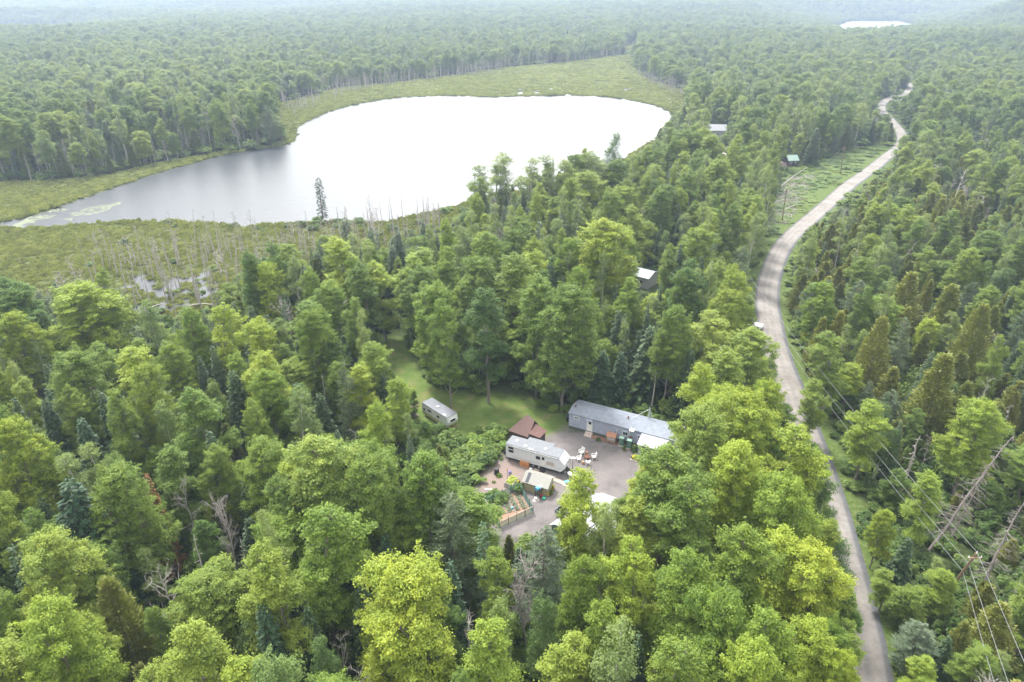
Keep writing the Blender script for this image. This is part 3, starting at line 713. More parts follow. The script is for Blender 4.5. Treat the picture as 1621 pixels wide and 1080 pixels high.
# ------------------------------------------------------------------ small builder for man-made things
class MB:
    def __init__(s): s.v = []; s.f = []
    def poly(s, pts, faces):
        o = len(s.v); s.v += [tuple(p) for p in pts]; s.f += [tuple(i + o for i in f) for f in faces]; return s
    def box(s, x0, x1, y0, y1, z0, z1):
        return s.poly([(x0, y0, z0), (x1, y0, z0), (x1, y1, z0), (x0, y1, z0), (x0, y0, z1), (x1, y0, z1), (x1, y1, z1), (x0, y1, z1)],
                      [(3, 2, 1, 0), (4, 5, 6, 7), (0, 1, 5, 4), (1, 2, 6, 5), (2, 3, 7, 6), (3, 0, 4, 7)])
    def extr(s, prof, a0, a1, ax='y'):
        """profile (2D) extruded along ax. ax='y': profile in x,z ; ax='x': profile in y,z"""
        k = len(prof)
        if ax == 'y': P = [(p[0], a0, p[1]) for p in prof] + [(p[0], a1, p[1]) for p in prof]
        elif ax == 'x': P = [(a0, p[0], p[1]) for p in prof] + [(a1, p[0], p[1]) for p in prof]
        else: P = [(p[0], p[1], a0) for p in prof] + [(p[0], p[1], a1) for p in prof]
        return s.poly(P, [tuple(range(k))[::-1], tuple(range(k, 2 * k))] + [(i, (i + 1) % k, k + (i + 1) % k, k + i) for i in range(k)])
    def cyl(s, p0, p1, r0, r1=None, n=10):
        r1 = r0 if r1 is None else r1
        p0 = Vector(p0); p1 = Vector(p1); d = (p1 - p0).normalized(); a = d.orthogonal().normalized(); b_ = d.cross(a)
        P = [p0 + (a * math.cos(t) + b_ * math.sin(t)) * r0 for t in [2 * math.pi * i / n for i in range(n)]] + [p1 + (a * math.cos(t) + b_ * math.sin(t)) * r1 for t in [2 * math.pi * i / n for i in range(n)]]
        return s.poly(P, [tuple(range(n))[::-1], tuple(range(n, 2 * n))] + [(i, (i + 1) % n, n + (i + 1) % n, n + i) for i in range(n)])
    def build(s, name, m, parent=None, loc=None, bevel=0.0, rz=None, smooth_=False):
        mesh = bpy.data.meshes.new(name); mesh.from_pydata(s.v, [], s.f); mesh.materials.append(m); mesh.update()
        o = bpy.data.objects.new(name, mesh); col.objects.link(o)
        if parent: o.parent = parent
        if loc: o.location = loc
        if rz is not None: o.rotation_euler.z = rz
        if bevel:
            bm = o.modifiers.new('b', 'BEVEL'); bm.width = bevel; bm.segments = 2; bm.limit_method = 'ANGLE'
        if smooth_: mesh.polygons.foreach_set('use_smooth', np.ones(len(mesh.polygons), bool))
        return o
def empty(name, loc, rz=0.0, label=None, cat=None, group=None):
    o = bpy.data.objects.new(name, None); col.objects.link(o); o.location = (loc[0], loc[1], loc[2] if len(loc) > 2 else 0); o.rotation_euler.z = rz
    tag(o, label, cat, group); return o
def copy_tree(o, parent=None):
    c = o.copy(); col.objects.link(c); c.parent = parent
    for ch in list(o.children): copy_tree(ch, c)
    return c

# ------------------------------------------------------------------ paints
def linemat(name, c1, c2, scale, axis='x', rough=.6, metal=0.0, width=.12):
    """boards / ribs: a repeating fine line across one local axis"""
    m = bpy.data.materials.new(name); m.use_nodes = True; n = m.node_tree.nodes; l = m.node_tree.links; b = n['Principled BSDF']
    b.inputs['Roughness'].default_value = rough; b.inputs['Metallic'].default_value = metal
    t = n.new('ShaderNodeTexCoord'); sx = n.new('ShaderNodeSeparateXYZ'); l.new(t.outputs['Object'], sx.inputs[0])
    f = n.new('ShaderNodeMath'); f.operation = 'MULTIPLY'; f.inputs[1].default_value = scale; l.new(sx.outputs['xyz'.index(axis)], f.inputs[0])
    fr = n.new('ShaderNodeMath'); fr.operation = 'FRACT'; l.new(f.outputs[0], fr.inputs[0])
    r = n.new('ShaderNodeValToRGB'); r.color_ramp.elements[0].color = (*c2, 1); r.color_ramp.elements[1].color = (*c1, 1)
    r.color_ramp.elements[0].position = width * .5; r.color_ramp.elements[1].position = width
    l.new(fr.outputs[0], r.inputs['Fac'])
    z = n.new('ShaderNodeTexNoise'); z.inputs['Scale'].default_value = 1.5; z.inputs['Detail'].default_value = 6; l.new(t.outputs['Object'], z.inputs['Vector'])
    r3 = n.new('ShaderNodeValToRGB'); r3.color_ramp.elements[0].position = .3; r3.color_ramp.elements[0].color = (.82, .82, .82, 1); r3.color_ramp.elements[1].position = .7; r3.color_ramp.elements[1].color = (1.08, 1.08, 1.08, 1)
    l.new(z.outputs['Fac'], r3.inputs['Fac'])
    mx = n.new('ShaderNodeMix'); mx.data_type = 'RGBA'; mx.blend_type = 'MULTIPLY'; mx.inputs[0].default_value = 1
    l.new(r.outputs[0], mx.inputs[6]); l.new(r3.outputs[0], mx.inputs[7]); l.new(mx.outputs[2], b.inputs['Base Color'])
    return m
SIDING = linemat('blue_grey_siding', (.36, .395, .50), (.25, .28, .36), 5, 'z')
METALROOF = linemat('ribbed_roof_metal', (.24, .27, .325), (.18, .205, .25), 2.6, 'x', .75, .0)
SKIRT = mat('dark_green_skirt', (.085, .10, .085), .8, .25, 3)
WHITE = mat('white_paint', (.74, .74, .73), .5, .08, 4)
GLASS = mat('dark_glass', (.03, .035, .045), .15)
GALV = mat('galvanised', (.5, .52, .56), .4, .15, 6, metal=.5)
BLACK = mat('black_plastic', (.025, .025, .028), .5)
GREYR = mat('grey_rubber_roof', (.17, .182, .205), .7, .14, 2.0)
FIBRE = mat('white_fibreglass', (.66, .685, .73), .4, .07, 1.5)
WOOD = mat('weathered_board', (.33, .25, .18), .85, .3, 5)
CEDARSH = mat('brown_shingle', (.36, .19, .12), .9, .35, 7)
ROOFBR = mat('brown_asphalt_shingle', (.135, .085, .075), .9, .35, 6)
DARKWALL = mat('dark_board_wall', (.075, .055, .05), .9, .3, 5)
ORANGE = mat('orange_plywood', (.52, .23, .09), .7, .15, 4)
POLY = mat('translucent_panel', (.28, .275, .25), .35, .10, 3)
PANELY = mat('yellowed_panel', (.42, .37, .22), .5, .25, 3)
SOIL = mat('garden_soil', (.27, .17, .12), .95, .3, 5, bump=.4)
NET = mat('green_mesh_fence', (.10, .21, .17), .7, .25, 9)
GREENP = mat('green_paint', (.10, .19, .14), .6, .2, 4)
LGREEN = mat('pale_green_lid', (.34, .52, .42), .5)
BLUEP = mat('blue_plastic', (.12, .42, .66), .35)
TEALP = mat('teal_plastic', (.03, .45, .30), .4)
REDP = mat('red_plastic', (.5, .03, .04), .4)
PLANK = mat('pale_plank', (.36, .31, .26), .85, .2, 5)
YELLOWP = mat('yellow_flowers', (.75, .55, .03), .7)
TERRA = mat('terracotta', (.45, .22, .13), .8, .2, 6)
RUST = mat('rusty_steel', (.17, .075, .05), .8, .4, 8)
PINKGR = mat('pale_stone', (.5, .42, .38), .9, .3, 4)
GLEAF = mat('garden_leaf', (.10, .20, .045), .7, .4, 9)
WHITEROOF = linemat('white_roof_metal', (.37, .38, .41), (.30, .31, .335), 1.6, 'x', .5)
GREENWALL = linemat('green_ribbed_wall', (.20, .31, .25), (.12, .20, .16), 3.0, 'y', .6, 0, .4)

# ------------------------------------------------------------------ long house
HA = math.radians(-26.6)
h = empty('mobile_home', (9.2, 92.75, 0), HA, 'long single storey blue grey mobile home with ribbed metal roof behind the gravel yard', 'house')
LH = 18.6
MB().box(.04, LH - .04, .04, 4.16, 0, .58).build('skirt', SKIRT, h)
MB().extr([(0, .58), (4.2, .58), (4.2, 3.0), (2.1, 3.42), (0, 3.0)], 0, LH, 'x').build('wall', SIDING, h)
rf = MB()
rf.extr([(-.18, 2.98), (2.1, 3.44), (4.38, 2.98), (4.38, 3.06), (2.1, 3.53), (-.18, 3.06)], -.12, LH + .12, 'x')
k = 0.1
while k < LH:
    rf.extr([(-.19, 3.06), (2.1, 3.53), (4.39, 3.06), (4.39, 3.09), (2.1, 3.565), (-.19, 3.09)], k, k + .035, 'x'); k += .385
roof = rf.build('roof', METALROOF, h)
for x, y, z in ((.5, 1.5, 3.38), (9.2, 1.95, 3.5)):
    MB().cyl((x, y, z - .1), (x, y, z + .3), .10).cyl((x, y, z + .3), (x, y, z + .36), .15).build('vent', RUST, roof)
cm_ = MB().cyl((12.0, 3.9, 2.9), (12.0, 3.9, 5.35), .12, n=12).build('chimney', GALV, h)
MB().cyl((12.0, 3.9, 5.35), (12.0, 3.9, 5.6), .17, .13, 12).build('chimney_cap', BLACK, cm_)
w = MB().cyl((12.0, 3.9, 4.9), (9.6, 2.2, 3.52), .018, n=5).cyl((12.0, 3.9, 4.9), (13.3, 2.2, 3.52), .018, n=5).build('guy_wire', GALV, cm_)
def window(par, x0, x1, z0, z1, y=0.0, fr=.07, hood=False, divide=True):
    f = MB().box(x0, x1, y - .05, y + .02, z0, z0 + fr).box(x0, x1, y - .05, y + .02, z1 - fr, z1).box(x0, x0 + fr, y - .05, y + .02, z0 + fr, z1 - fr).box(x1 - fr, x1, y - .05, y + .02, z0 + fr, z1 - fr)
    if divide: f.box((x0 + x1) / 2 - .02, (x0 + x1) / 2 + .02, y - .045, y + .02, z0 + fr, z1 - fr)
    fo = f.build('window', WHITE, par)
    MB().box(x0 + fr, x1 - fr, y - .02, y + .015, z0 + fr, z1 - fr).build('pane', GLASS, fo)
    if hood: MB().poly([(x0 - .04, y, z1 + .16), (x1 + .04, y, z1 + .16), (x1 + .04, y - .42, z1 - .02), (x0 - .04, y - .42, z1 - .02), (x0 - .04, y, z1 + .12), (x1 + .04, y, z1 + .12), (x1 + .04, y - .42, z1 - .06), (x0 - .04, y - .42, z1 - .06)],
        [(3, 2, 1, 0), (4, 5, 6, 7), (0, 1, 5, 4), (1, 2, 6, 5), (2, 3, 7, 6), (3, 0, 4, 7)]).build('window_hood', METALROOF, fo)
    return fo
window(h, .88, 1.75, 2.18, 2.68, fr=.1)
window(h, 9.0, 9.95, 1.5, 2.5, fr=.1, hood=True)
window(h, 11.45, 12.15, 1.6, 2.45, fr=.1, hood=True)
window(h, 16.2, 17.3, 1.5, 2.4, fr=.1)
d = MB().box(3.1, 4.06, -.06, .02, .6, 2.72).build('door', WHITE, h)
MB().box(3.4, 3.85, -.075, -.05, 1.9, 2.45).build('pane', GLASS, d)
MB().cyl((3.92, -.06, 1.55), (3.92, -.13, 1.55), .035, n=8).build('handle', GALV, d)
MB().poly([(3.0, 0, 2.97), (4.16, 0, 2.97), (4.16, -.6, 2.78), (3.0, -.6, 2.78), (3.0, 0, 2.92), (4.16, 0, 2.92), (4.16, -.6, 2.73), (3.0, -.6, 2.73)], [(3, 2, 1, 0), (4, 5, 6, 7), (0, 1, 5, 4), (1, 2, 6, 5), (2, 3, 7, 6), (3, 0, 4, 7)]).build('door_hood', METALROOF, h)
MB().box(3.0, 4.2, -.55, 0, 0, .42).box(3.0, 4.2, -.95, -.55, 0, .2).build('steps', PINKGR, h)
MB().cyl((8.15, -.12, .6), (8.15, -.12, 2.35), .05, n=8).build('vent_pipe', WHITE, h)
MB().box(10.2, 10.95, -.72, .35, 3.05, 3.13).box(10.25, 10.33, -.66, -.58, 2.2, 3.05).build('white_roof_panel', WHITE, h)
MB().cyl((10.45, -.02, 1.45), (10.45, -.22, 1.45), .28, .20, 14).build('exhaust_fan', RUST, h)
# porch
p = MB().box(12.25, 16.2, -2.25, -.0, 0, 2.25).build('porch', SIDING, h)
MB().poly([(12.1, -2.6, 2.28), (16.4, -2.6, 2.28), (16.4, -.03, 2.86), (12.1, -.03, 2.86), (12.1, -2.6, 2.38), (16.4, -2.6, 2.38), (16.4, -.03, 2.96), (12.1, -.03, 2.96)], [(3, 2, 1, 0), (4, 5, 6, 7), (0, 1, 5, 4), (1, 2, 6, 5), (2, 3, 7, 6), (3, 0, 4, 7)]).build('porch_roof', WHITEROOF, p)
pd = MB().box(12.85, 13.75, -2.31, -2.24, .1, 2.1).build('porch_door', mat('slate_door', (.14, .15, .17), .5), p)
MB().box(13.0, 13.6, -2.33, -2.30, 1.3, 1.9).build('pane', GLASS, pd)
window(p, 14.0, 15.4, .9, 2.0, y=-2.25, fr=.08)

hl = lambda x, y, z=0.0: (9.2 + x * math.cos(HA) - y * math.sin(HA), 92.75 + x * math.sin(HA) + y * math.cos(HA), z)
# wood hutch
o = empty('garden_hutch', hl(6.85, -.95), HA, 'small wooden hutch with a brown shingle roof against the mobile home wall', 'hutch')
MB().box(0, 1.35, 0, .85, .25, 1.25).build('body', WOOD, o)
MB().box(.0, 1.35, -.03, 0, .7, 1.1).build('mesh_front', mat('pale_mesh', (.5, .5, .5), .6, .3, 20), o)
MB().extr([(-.2, 1.22), (.45, 1.75), (1.05, 1.35), (1.05, 1.42), (.45, 1.83), (-.2, 1.29)], -.12, 1.47, 'x').build('roof', CEDARSH, o)
for x in (.05, 1.22):
    for y in (.03, .74): MB().box(x, x + .08, y, y + .08, 0, .25).build('leg', WOOD, o)
# bins
def rain_bin(x, y, label):
    o = empty('rain_barrel', hl(x, y), HA, label, 'barrel', 'green barrels along the mobile home wall')
    MB().box(.0, .68, 0, .6, 0, 1.45).build('body', GREENP, o, bevel=.06)
    MB().box(-.05, .73, -.05, .65, 1.45, 1.56).build('lid', LGREEN, o, bevel=.03)
    MB().box(-.06, .74, -.1, .7, -.02, .12).build('plinth', PINKGR, o)
rain_bin(8.85, -.95, 'dark green square barrel with pale lid, the one next to the wooden hutch')
rain_bin(10.15, -1.1, 'dark green square barrel with pale lid, the one next to the rounded bush')
# long planting bed of brick-brown soil along the wall
MB().box(0, 4.9, -.95, .0, 0, .1).build('flower_bed', mat('bed_mulch', (.22, .12, .09), .95, .4, 4), None, (hl(4.2, 0)), rz=HA)
tag(bpy.data.objects['flower_bed'], 'narrow red brown mulch bed along the foot of the mobile home wall', 'flower bed')
tk = empty('propane_tank', hl(-1.15, 2.1), HA, 'dark horizontal tank standing at the lawn end of the mobile home', 'tank')
MB().cyl((0, 0, .75), (.95, 0, .75), .42, n=16).build('tank_shell', mat('dark_blue_paint', (.03, .04, .07), .5), tk)
MB().box(.05, .18, -.35, .35, 0, .4).box(.75, .88, -.35, .35, 0, .4).build('cradle', BLACK, tk)

def leafy(name, loc, R, H, label, cat='plant', col_=None, pot=None, seed=1, n=160, flowers=None, group=None):
    r = np.random.default_rng(seed); o = empty(name, loc, 0, label, cat, group)
    G = Geo(); zb = .28 if pot else 0
    d = unit(r, n); d[:, 2] = np.abs(d[:, 2]); P = d * r.uniform(.4, 1, n)[:, None] * np.array([R, R, H]) + np.array([0, 0, zb])
    G.leaves(P, d + r.normal(size=(n, 3)) * .4, .11, r.random(n), .6, r)
    me = np_mesh('foliage', *G.arr()[:2], [col_ or LM['bush']], None, G.arr()[2]); f = bpy.data.objects.new('foliage', me); col.objects.link(f); f.parent = o
    if pot: MB().cyl((0, 0, 0), (0, 0, .32), .16, .22, 12).build('pot', pot, o)
    if flowers:
        G = Geo(); m = 26; d = unit(r, m); d[:, 2] = np.abs(d[:, 2]); G.leaves(d * np.array([R, R, H]) * 1.02 + np.array([0, 0, zb]), d, .09, .5, .9, r)
        me = np_mesh('flowers', *G.arr()[:2], [flowers]); f = bpy.data.objects.new('blossoms', me); col.objects.link(f); f.parent = o
    return o
leafy('potted_plant', hl(5.6, -1.3), .5, .45, 'bushy green plant in a pale pot between the front steps and the hutch', pot=WHITE, seed=3)
leafy('potted_plant', hl(10.0, -1.75), .3, .75, 'thin upright green plant between the two green barrels', pot=TERRA, seed=4)
leafy('round_bush', hl(11.5, -1.2), .75, 1.55, 'rounded dark green bush beside the white roofed porch', 'bush', seed=5, n=420)
leafy('potted_plant', hl(12.0, -3.3), .4, .5, 'orange and yellow flowering plant on the slab before the porch', pot=WHITE, seed=6, flowers=YELLOWP)
leafy('potted_plant', hl(12.8, -3.2), .55, .6, 'leafy yellow green plant on the slab under the porch window', pot=TERRA, seed=7, flowers=YELLOWP)
MB().box(0, 1.7, 0, .8, 0, .08).build('stone_slab', PINKGR, None, hl(11.6, -3.7), rz=HA)
tag(bpy.data.objects['stone_slab'], 'pale stone slab on the gravel before the porch', 'slab')

# ------------------------------------------------------------------ travel trailer
RA = math.radians(-25.3)
rl = lambda x, y, z=0.0: (-.95 + x * math.cos(RA) - y * math.sin(RA), 84.3 + x * math.sin(RA) + y * math.cos(RA), z)
v = empty('travel_trailer', rl(0, 0), RA, 'long white travel trailer with grey roof and slide out parked across the gravel yard', 'trailer')
RVP = [(0, .62), (8.95, .62), (9.55, 1.35), (9.5, 2.0), (8.6, 2.95), (0, 2.95)]
MB().extr(RVP, 0, 2.4, 'y').build('body', FIBRE, v, bevel=.06)
rv_roof = MB().box(-.02, 8.58, .02, 2.38, 2.95, 3.02).build('roof', GREYR, v)
for x, y in ((1.25, 1.3), (2.98, .62), (6.0, 1.2)): MB().box(x - .22, x + .22, y - .22, y + .22, 3.02, 3.14).build('roof_vent', WHITE, rv_roof, bevel=.03)
MB().box(3.7, 4.45, .12, .38, 3.02, 3.1).build('roof_vent', WHITE, rv_roof)
so_ = MB().box(2.55, 6.7, 2.4, 3.15, .9, 2.86).build('slide_out', FIBRE, v)
MB().box(2.52, 6.73, 2.38, 3.2, 2.86, 2.93).build('slide_out_roof', GREYR, so_)
for a in ((.5, 1.28, 2.3, 2.62), (.53, 1.28, 1.7, 2.08), (4.98, 5.62, 1.82, 2.3), (5.92, 6.3, 1.95, 2.42)):
    f = MB().box(a[0] - .03, a[1] + .03, -.03, 0, a[2] - .03, a[3] + .03).build('window', BLACK, v); MB().box(a[0] + .02, a[1] - .02, -.04, -.03, a[2] + .02, a[3] - .02).build('pane', GLASS, f)
dd = MB().box(5.75, 6.42, -.025, 0, .78, 2.58).build('door', WHITE, v); MB().cyl((5.82, -.03, 1.5), (5.82, -.07, 1.5), .03, n=6).build('handle', BLACK, dd)
MB().box(1.0, 8.4, -.09, -.01, 2.72, 2.86).build('awning_roll', mat('grey_awning', (.42, .42, .43), .6, .1, 3), v)
MB().box(1.0, 5.6, -.012, -.002, 1.02, 1.07).box(5.0, 9.0, -.012, -.002, 1.2, 1.24).poly([(6.6, -.012, 1.3), (7.9, -.012, 1.35), (7.75, -.012, 1.95), (6.7, -.012, 1.9)], [(0, 1, 2, 3)]).build('side_stripe', mat('faded_decal', (.46, .40, .37), .5, .25, 5), v)
for x in (4.55, 5.45):
    wh = MB().cyl((x, .02, .36), (x, .28, .36), .36, n=18).build('wheel', BLACK, v); MB().cyl((x, -.01, .36), (x, .03, .36), .17, n=12).build('rim', GALV, wh)
    wh = MB().cyl((x, 2.12, .36), (x, 2.38, .36), .36, n=18).build('wheel', BLACK, v); MB().cyl((x, 2.37, .36), (x, 2.41, .36), .17, n=12).build('rim', GALV, wh)
MB().box(.3, 8.8, .3, 2.1, .42, .62).build('chassis', BLACK, v)
MB().box(5.8, 6.5, -.55, -.02, .0, .32).build('entry_step', BLACK, v)
MB().cyl((-.3, .55, .75), (-.3, 1.0, .75), .33, n=14).box(-.5, 0, .7, .85, .6, .75).build('spare_wheel', BLACK, v)
MB().poly([(8.9, .5, .5), (9.0, .5, .5), (10.1, 1.15, .5), (10.1, 1.25, .5), (8.9, 1.9, .5), (8.9, .5, .6), (9.0, .5, .6), (10.1, 1.15, .6), (10.1, 1.25, .6), (8.9, 1.9, .6)], [(4, 3, 2, 1, 0), (5, 6, 7, 8, 9), (0, 1, 6, 5), (1, 2, 7, 6), (2, 3, 8, 7), (3, 4, 9, 8), (4, 0, 5, 9)]).build('drawbar', BLACK, v)
for jx, jy in ((.15, .2), (8.6, .3), (8.6, 2.1), (.15, 2.2)): MB().cyl((jx, jy, 0), (jx, jy, .6), .05).build('jack', GALV, v)
for i, x in enumerate((2.5, 3.25)):
    o = empty('plywood_box', rl(x, -.42), RA, ['orange plywood box leaning under the trailer, nearer its spare wheel', 'orange plywood box leaning under the trailer, nearer its door'][i], 'box', 'orange plywood boxes under the trailer')
    MB().box(0, .7, 0, .4, 0, .78).build('box_side', ORANGE, o); MB().box(.04, .66, .04, .36, .78, .81).build('box_top', mat('orange_plywood_top', (.42, .2, .09), .7, .2, 4), o)
o = empty('white_bucket', rl(4.25, -.6), RA, 'white bucket lying beside the orange plywood boxes', 'bucket'); MB().cyl((0, 0, .17), (.4, 0, .2), .17, .14, 12).build('pail', WHITE, o)

# things at the trailer nose
for i, (x, y, rr, hh, m, lab) in enumerate(((7.7, 82.1, .2, .55, WHITE, 'tall white propane bottle nearest the trailer nose'), (8.1, 82.4, .2, .5, WHITE, 'white propane bottle behind the other bottles at the trailer nose'), (8.2, 81.8, .2, .42, mat('cream_plastic', (.6, .56, .4), .5), 'cream coloured jug in front of the trailer nose'), (7.9, 81.3, .17, .45, WHITE, 'white pail standing closest to the grey table'))):
    o = empty('propane_bottle' if i < 2 else ('water_jug' if i == 2 else 'white_pail'), (x, y, 0), 0, lab, 'bottle' if i < 2 else ('jug' if i == 2 else 'pail'))
    MB().cyl((0, 0, 0), (0, 0, hh), rr, rr * .96, 14).cyl((0, 0, hh), (0, 0, hh + .08), rr * .96, rr * .5, 14).build('vessel', m, o)
    MB().cyl((0, 0, hh + .08), (0, 0, hh + .16), .06, n=8).build('cap', GALV, o)
o = empty('folding_table', (8.85, 80.0, 0), RA, 'oval pale grey table at the end of the plank walkway', 'table')
MB().poly([(.85 * math.cos(i * .524), .5 * math.sin(i * .524), .7) for i in range(12)] + [(.85 * math.cos(i * .524), .5 * math.sin(i * .524), .75) for i in range(12)], [tuple(range(12))[::-1], tuple(range(12, 24))] + [(i, (i + 1) % 12, 12 + (i + 1) % 12, 12 + i) for i in range(12)]).build('table_top', mat('grey_table', (.5, .52, .55), .4), o)
for a, b_ in ((-.5, -.25), (.5, -.25), (-.5, .25), (.5, .25)): MB().cyl((a, b_, 0), (a, b_, .7), .03, n=6).build('leg', GALV, o)
o = empty('gas_can', (9.25, 79.4, 0), 0, 'red fuel can on the gravel under the edge of the grey table', 'fuel can'); MB().box(-.22, .22, -.15, .15, 0, .4).build('can_body', REDP, o, bevel=.05); MB().cyl((.12, 0, .38), (.22, 0, .52), .03, n=6).build('spout', BLACK, o)
o = empty('barbecue', (8.5, 78.9, 0), .3, 'black kettle barbecue with white bag beside the grey table', 'barbecue'); MB().cyl((0, 0, .55), (0, 0, .75), .18, .3, 14).cyl((0, 0, .75), (0, 0, .95), .3, .1, 14).build('kettle', BLACK, o); 
for a in (0, 2.1, 4.2): MB().cyl((.15 * math.cos(a), .15 * math.sin(a), .6), (.32 * math.cos(a), .32 * math.sin(a), 0), .02, n=5).build('leg', BLACK, o)
o = empty('storage_tub', (7.9, 78.7, 0), .5, 'white and blue tub on the gravel beside the black barbecue', 'tub'); MB().box(-.3, .3, -.2, .2, 0, .35).build('tub', WHITE, o, bevel=.04); MB().box(-.32, .32, -.22, .22, .35, .4).build('lid', BLUEP, o)
o = empty('bird_feeder', (9.0, 82.05, 0), 0, 'thin dark post with a small white tray between trailer and chairs', 'bird feeder'); MB().cyl((0, 0, 0), (0, 0, 2.0), .035, n=6).build('post', BLACK, o); MB().box(-.35, .35, -.2, .2, 2.0, 2.06).build('tray', WHITE, o)

# patio chairs
def chair():
    o = empty('patio_chair', (0, 0, 0), 0, '', 'chair', 'white plastic chairs round the fire pit')
    MB().box(-.27, .27, -.25, .25, .42, .46).build('seat', WHITE, o, bevel=.01)
    b_ = MB()
    for i in range(5): b_.poly([(-.26 + i * .11, .24, .46), (-.19 + i * .11, .24, .46), (-.19 + i * .11, .38, .98), (-.26 + i * .11, .38, .98), (-.26 + i * .11, .27, .46), (-.19 + i * .11, .27, .46), (-.19 + i * .11, .41, .98), (-.26 + i * .11, .41, .98)], [(0, 1, 2, 3), (7, 6, 5, 4), (0, 3, 7, 4), (1, 5, 6, 2), (3, 2, 6, 7)])
    b_.box(-.28, .28, .37, .42, .93, 1.02); b_.build('backrest', WHITE, o)
    for sx in (-1, 1):
        MB().box(sx * .3 - .04, sx * .3 + .04, -.25, .3, .66, .70).build('armrest', WHITE, o)
        MB().cyl((sx * .27, -.22, .66), (sx * .31, -.28, 0), .035, n=6).build('leg', WHITE, o)
        MB().cyl((sx * .27, .24, .46), (sx * .31, .34, 0), .035, n=6).build('leg', WHITE, o)
    return o
c0 = chair()
for i, (x, y, a, s, lab) in enumerate(((10.62, 85.6, 2.35 + 3.14159, 1.15, 'white plastic chair with tall back, farthest from the camera in the ring'), (10.05, 84.05, 1.35 + 3.14159 + .5, 1.0, 'white plastic chair closest to the trailer nose'), (12.4, 84.5, -1.4, 1.1, 'white plastic chair on the far side of the fire pit from the trailer'), (11.4, 83.15, 3.0, 1.0, 'white plastic chair just above the maple crown, facing the house'))):
    o = c0 if i == 0 else copy_tree(c0)
    o.location = (x, y, 0); o.rotation_euler.z = a; o.scale = (s, s, s); o['label'] = lab
o = empty('fire_pit', (11.4, 84.6, 0), 0, 'rusty round fire pit ringed by the white chairs', 'fire pit')
MB().cyl((0, 0, .1), (0, 0, .42), .38, .48, 18).build('bowl', RUST, o)
MB().cyl((0, 0, .42), (0, 0, .45), .5, .5, 18).build('rim', RUST, o)
for a in (.5, 2.6, 4.7): MB().cyl((.3 * math.cos(a), .3 * math.sin(a), 0), (.3 * math.cos(a), .3 * math.sin(a), .15), .04, n=5).build('leg', RUST, o)
for x, y, lab in ((11.45, 85.75, 'brown stump stool between the fire pit and the house'), (10.68, 83.3, 'brown stump stool on the trailer side of the fire pit')):
    o = empty('stump_stool', (x, y, 0), 0, lab, 'stool'); MB().cyl((0, 0, 0), (0, 0, .42), .24, .2, 12).build('log', WOOD, o); MB().cyl((0, 0, .42), (0, 0, .45), .21, .21, 12).build('seat', TERRA, o)

# plank walkway
for i in range(7):
    t = i / 7
    x, y = rl(2.95 + i * .92, -2.35 - (i > 4) * .35)[:2]
    x = 3.2 + t * 4.9; y = 81.9 - t * 3.7
    o = MB().box(0, 1.05, -.38 if i < 6 else -.5, .38 if i < 6 else .5, .02 + .012 * (i % 2), .07 + .012 * (i % 2)).box(0, 1.05, -.36, -.33, .0, .02).build('walkway_board', PLANK if i > 2 else mat('greyed_plank', (.36, .29, .25), .9, .25, 5), None, (x, y, 0), rz=math.radians(-38 + (i * 37 % 7) - 3))
    tag(o, ['pinkish grey board of the plank walkway beside the trailer', 'pale tan board of the plank walkway beside the greenhouse'][i > 2], 'board', ['greyed boards of the plank walkway', 'pale boards of the plank walkway'][i > 2])

# ------------------------------------------------------------------ small camper on the lawn
CA = math.radians(-46)
v = empty('camper_trailer', (-15.0, 96.7, 0), CA, 'small old white camper with grey roof and yellow green band on the lawn', 'trailer')
MB().extr([(0, .95), (6.6, .95), (6.75, 1.6), (6.55, 2.45), (0, 2.45), (-.1, 1.6)], 0, 2.15, 'y').build('body', mat('chalky_white', (.62, .64, .63), .6, .1, 2), v, bevel=.05)
MB().extr([(.1, .45), (6.4, .45), (6.62, .95), (0, .95)], -.02, 2.17, 'y').build('lower_band', mat('yellow_green_panel', (.42, .40, .20), .6, .25, 3), v)
cr_ = MB().box(-.02, 6.57, -.02, 2.17, 2.45, 2.52).build('roof', mat('grey_camper_roof', (.18, .19, .215), .7, .12, 2), v)
MB().box(2.85, 3.3, .75, 1.15, 2.52, 2.72).build('roof_vent', WHITE, cr_, bevel=.04); MB().box(5.4, 5.95, .08, .45, 2.52, 2.64).build('roof_vent', WHITE, cr_)
for a in ((1.6, 2.5, 1.55, 2.0), (3.9, 4.7, 1.45, 1.95), (.3, .9, 1.2, 1.7)):
    f = MB().box(a[0], a[1], -.03, 0, a[2], a[3]).build('window', WHITE, v); MB().box(a[0] + .05, a[1] - .05, -.04, -.03, a[2] + .05, a[3] - .05).build('pane', GLASS, f)
MB().box(2.75, 3.35, -.03, 0, .95, 2.3).build('door', WHITE, v)
f = MB().box(6.66, 6.78, .5, 1.6, 1.5, 2.0).build('window', WHITE, v); MB().box(6.78, 6.80, .56, 1.54, 1.55, 1.95).build('pane', GLASS, f)
for yy in ((0.0, .22), (1.93, 2.15)):
    wh = MB().cyl((3.9, yy[0], .34), (3.9, yy[1], .34), .34, n=16).build('wheel', BLACK, v)
    MB().cyl((3.9, yy[0] - .01, .34), (3.9, yy[1] + .01, .34), .16, n=12).build('rim', GALV, wh)
MB().box(6.4, 7.6, .98, 1.16, .4, .5).build('drawbar', RUST, v)
r = np.random.default_rng(5)
